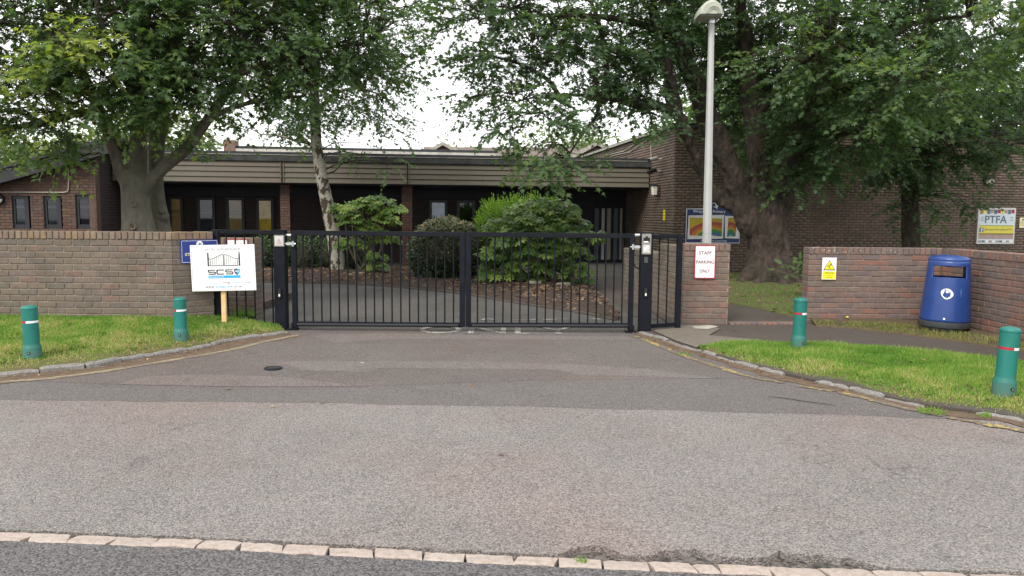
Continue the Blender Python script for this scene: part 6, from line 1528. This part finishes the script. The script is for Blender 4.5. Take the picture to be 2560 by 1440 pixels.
# ------------------------------------------------------------------ grass
def sample_grid(G, n):
    a, b_ = G.shape[:2]
    e1 = G[1:, :-1] - G[:-1, :-1]; e2 = G[:-1, 1:] - G[:-1, :-1]; A_ = np.linalg.norm(np.cross(e1, e2), axis=2).ravel(); A_ /= A_.sum()
    c = rng.choice(len(A_), n, p=A_); i, j = np.unravel_index(c, (a - 1, b_ - 1)); u, v = rng.random((2, n, 1))
    return (G[i, j] * (1 - u) + G[i + 1, j] * u) * (1 - v) + (G[i, j + 1] * (1 - u) + G[i + 1, j + 1] * u) * v, (j[:, None] + v)[:, 0] / (b_ - 1), (i[:, None] + u)[:, 0] / (a - 1)
BL_T = np.array([(-.5, 0, 0), (.5, 0, 0), (.34, .55, 0), (-.34, .55, 0), (0, 1, -.25)], float)
def blades(name, P, h, w, mat, tint, label, lean=.55):
    n = len(P); d = np.c_[rng.normal(size=(n, 2)) * lean, np.ones(n)]; d = unit(d)
    hz = rng.normal(size=(n, 3)); x = unit(np.cross(d, hz)); z_ = np.cross(x, d)
    Rm = np.stack([x * (w / h)[:, None], d, z_], axis=2)
    V = np.einsum('nij,vj->nvi', Rm, BL_T) * h[:, None, None] + P[:, None]
    base = (np.arange(n) * 5)[:, None]
    F4 = base + np.array([0, 1, 2, 3]); F3 = base + np.array([3, 2, 4, 4])
    F = np.stack([F4, base + np.array([3, 2, 4, 4])], 1)
    # tip as a degenerate-free quad: split the upper part into a narrow quad
    V = np.concatenate([V, (V[:, 4:5] + (V[:, 2:3] - V[:, 3:4]) * .12)], axis=1)
    base = (np.arange(n) * 6)[:, None]
    F = np.stack([base + np.array([0, 1, 2, 3]), base + np.array([3, 2, 5, 4])], 1).reshape(-1, 4)
    return fast_obj(name, V.reshape(-1, 3), F, mat, None, np.repeat(tint, 2), kind='stuff', label=label, cat='grass')
def fb(P, s, seed): return np.array([mnoise.fractal(Vector((p[0] * s + seed, p[1] * s, seed)), 1, 2, 3) for p in P])
def verge(G, n, name, label, mat, h0, edge, dry, thin=0.0):
    P, t, s = sample_grid(G, n); f = fb(P, 1.4, 3.0); f2 = fb(P, 4.5, 9.0)
    keep = (rng.random(n) < np.clip((t + .02) / edge, .06, 1)) & (rng.random(n) < np.clip(1.15 + f2 * 1.3 - thin, .05, 1))
    P, t, f, f2 = P[keep], t[keep], f[keep], f2[keep]; m_ = len(P)
    h = h0 * (.55 + .8 * rng.random(m_)) * np.clip(1 + f * .6, .5, 1.6) * np.clip(.55 + t * 1.2, .5, 1)
    tint = np.clip(.42 + f * .5 + f2 * .25 + rng.normal(size=m_) * .2 + (rng.random(m_) < .07) * .4 + dry * np.clip(1 - t / (edge * 1.6), 0, 1), 0, 1)
    blades(name, P, h, .0065 * (.7 + .6 * rng.random(m_)), mat, tint, label)
vis = (GL[:, :, 0].max(1) > -6.6); GLv = GL[vis]
verge(GLv, 95000, 'grass', 'short rough grass on the left verge', 'grass', .036, .6, .6)
vis = (GR[:, :, 0].min(1) < 6.5); GRv = GR[vis]
verge(GRv, 110000, 'grass', 'bright longer grass on the right verge', 'grass', .046, .3, .4)
verge(GS[:, :6], 5000, 'grass', 'dry straggly grass at the foot of the right wall', 'dry_grass', .05, .05, .0, .2)
Pn, t_, s_ = sample_grid(GLawn, 30000); k_ = (Pn[:, 0] < 9) & (Pn[:, 1] < 19) & (np.hypot(Pn[:, 0] - 5.55, Pn[:, 1] - 16.3) > 1.1) & (rng.random(30000) < np.clip(.65 + 1.4 * fb(Pn, .9, 5.), .05, 1)); Pn = Pn[k_]
blades('grass', Pn, .05 * (.6 + .8 * rng.random(len(Pn))), .008 * np.ones(len(Pn)), 'grass', np.clip(.35 + rng.normal(size=len(Pn)) * .2, 0, 1), 'shaded short grass under the big right tree')
# tufts that spill over the kerbs
def tuft(px, py, z, r, n, h, label, mat='grass', lean=.8):
    c = np.array(gp(px, py, z)); a = rng.random(n) * 2 * np.pi; q = np.sqrt(rng.random(n)) * r
    P = c + np.c_[np.cos(a) * q, np.sin(a) * q, np.zeros(n)]
    o = blades('weed_tuft', P, h * (.5 + .8 * rng.random(n)), .008 * np.ones(n), mat, np.clip(.45 + rng.normal(size=n) * .2, 0, 1), label, lean); o['category'] = 'weed'
tuft(152, 920, .02, .06, 90, .035, 'green weed growing over the left kerb below the far bollard')
tuft(1456, 1410, -.01, .022, 60, .03, 'small weed sprouting between the pale setts'); tuft(2330, 1030, .01, .1, 110, .04, 'grass tuft spilling over the right kerb near the edge'); tuft(2460, 1040, .01, .05, 50, .035, 'little grass tuft on the right kerb by the edge'); tuft(1712, 886, .01, .1, 60, .02, 'low weeds in the gutter beside the right kerb'); tuft(1645, 420 + 850, -.01, .001, 4, .02, 'tiny sprig on the forecourt') if 0 else None
tuft(610, 790, .12, .14, 260, .11, 'taller grass at the foot of the left fixed gate panel'); tuft(515, 785, .17, .14, 220, .09, 'leafy weeds at the foot of the left wall splay')
# broad weeds and spiky plant
def weed(base, n, size, label, mat='leaf_hedge', tmpl=OVAL, spread=.12, up=.8, tint=.8, name='leafy_weed'):
    t = thing(name, base, label, 'weed'); d = rng.normal(size=(n, 3)); d[:, 2] = np.abs(d[:, 2]) + up
    V, F, T, P = sprays(np.array(base)[None] + rng.normal(size=(n, 3)) * np.array([spread, spread, .01]), d, size * 2.2 * (.6 + .8 * rng.random(n)), size, 5, np.full(n, tint), tmpl)
    fast_obj('leaves', V, F, mat, t, T); V, F = tubes(P, np.repeat(np.linspace(.006, .003, 4)[None], n, 0), 4); fast_obj('stems', V, F, 'stem', t)
weed(gp(1915, 712, .1), 10, .1, 'leafy sprig at the foot of the big right tree', spread=.05); weed(at(1998, 690, 13.5), 16, .14, 'pale-edged bush behind the left end of the right wall', tint=1.0)
p = gp(2117, 801, .07); t = thing('dandelion', p, 'single yellow flower at the foot of the lichened wall', 'flower')
MB().tube([p - Vector((0, 0, .02)), p + Vector((0, -.01, .04))], .003, 6).build('stalk', 'leaf_hedge', t); MB().lathe([(.004, .04), (.02, .046), (.018, .056), (.003, .06)], 12, tuple(p + Vector((0, -.01, 0)))).build('flower_head', 'yellow_sign', t, smooth=True)

# ------------------------------------------------------------------ leaf litter
def litter(name, P, size, mat, label, flat=.35, tint=None):
    n = len(P); a = rng.random(n) * 2 * np.pi; d = np.c_[np.cos(a), np.sin(a), rng.normal(size=n) * flat * .5]
    V, F = place(MAPLE[0], MAPLE[1], P, frames(d, np.array([0, 0, 1.]) + rng.normal(size=(n, 3)) * flat), size * (.5 + .8 * rng.random(n)))
    fast_obj(name, V, F, mat, None, np.repeat(np.clip((.45 if tint is None else tint) + rng.normal(size=n) * .25, 0, 1), 2), kind='stuff', label=label, cat='leaves')
Pb, tb_, sb_ = sample_grid(GB, 6500); k_ = rng.random(6500) < np.clip(.6 + 1.2 * fb(Pb, .8, 2.), .12, 1); Pb = Pb[k_]; Pb[:, 2] += .012
litter('leaf_litter', Pb, .085, 'dead_leaf', 'brown fallen leaves covering the island bed')
Pl, _, _ = sample_grid(GLawn, 900); Pl = Pl[(Pl[:, 0] < 9)]; Pl[:, 2] += .02; litter('leaf_litter', Pl, .08, 'dead_leaf', 'scattered fallen leaves on the shaded lawn')
n = 60; Pd = np.c_[rng.uniform(-2.8, 2.2, n), rng.uniform(9.9, 17, n), np.full(n, .014)]; litter('leaf_litter', Pd, .06, 'dead_leaf', 'few fallen leaves on the school drive behind the gate', .2)
pts = [(567, 971), (685, 1013), (800, 1005), (1260, 1132), (905, 905), (1180, 960), (222, 852), (1860, 895), (2245, 975), (1930, 925), (1650, 1360), (430, 1120), (1440, 1040), (330, 800), (1140, 860)]
Pd = np.array([tuple(gp(x, y, .016)) for x, y in pts]); Pd[[6, 8, 9, 13], 2] = .12; litter('leaf_litter', Pd, .045, 'dead_leaf', 'odd fallen leaves on forecourt and verges', .25, .6)
Pk = np.concatenate([offset_path(resample(KL[20:], 160), .1)[rng.integers(0, 160, 260)] + rng.normal(size=(260, 3)) * np.array([.05, .05, 0]), offset_path(resample(KR[:60], 160), .1)[rng.integers(0, 160, 260)] + rng.normal(size=(260, 3)) * np.array([.05, .05, 0])]); Pk[:, 2] = .02
litter('leaf_litter', Pk, .024, 'dead_leaf', 'tiny leaf fragments in the gutters', .4)
# grit and pebbles on the forecourt
n = 420; Pg = np.c_[rng.uniform(-4, 4, n), 3.45 + 6 * rng.random(n) ** 1.6, np.full(n, .012)]
V = []; oc = np.array([(1, 0, 0), (0, 1, 0), (-1, 0, 0), (0, -1, 0), (0, 0, .7), (0, 0, -.7)]); of = np.array([(0, 1, 4), (1, 2, 4), (2, 3, 4), (3, 0, 4)])
V, F = place(oc, of, Pg, frames(np.c_[rng.normal(size=(n, 2)), np.zeros(n)], np.tile([0, 0, 1.], (n, 1))), .0035 + .004 * rng.random(n) ** 2)
fast_obj('gravel', V, F, 'sett', None, kind='stuff', label='scattered pale grit on the forecourt', cat='gravel')

# low broad-leaved weeds in the verges, a few clippings and a stick
def rosettes(G, n, label):
    P, t, _ = sample_grid(G, n); f = fb(P, 2.2, 7.0); k = (f > -.05) & (t > .1); P = P[k]; P[:, 2] += .008; m_ = len(P)
    a = rng.random((m_, 5)) * .6 + np.arange(5) * 1.26; d = np.stack([np.cos(a), np.sin(a), .35 + .3 * rng.random((m_, 5))], -1).reshape(-1, 3)
    V, F = place(OVAL[0], OVAL[1], np.repeat(P, 5, 0), frames(d, np.tile([0, 0, 1.], (len(d), 1))), .018 + .022 * rng.random(len(d)))
    fast_obj('clover', V, F, 'grass', None, np.repeat(np.clip(.18 + rng.normal(size=len(d)) * .14, 0, 1), 2), kind='stuff', label=label, cat='weeds')
rosettes(GLv, 2600, 'low broad-leaved weeds among the left verge grass'); rosettes(GRv, 1800, 'low broad-leaved weeds among the right verge grass')
Pv = np.concatenate([sample_grid(GLv, 45)[0], sample_grid(GRv, 40)[0]]); Pv[:, 2] += .03; litter('leaf_litter', Pv, .035, 'dead_leaf', 'small dead leaves lying on the grass verges', .4)
q_ = [gp(*p, .012) for p in ((1920, 991), (1960, 995), (2010, 1003), (2060, 1009), (2090, 1014))]
MB().tube([tuple(p) for p in q_], [.002, .0035, .004, .003, .0015], 6, wob=.1).build('stick', 'twig', None, label='thin dark stick lying beside the right kerb', cat='stick')
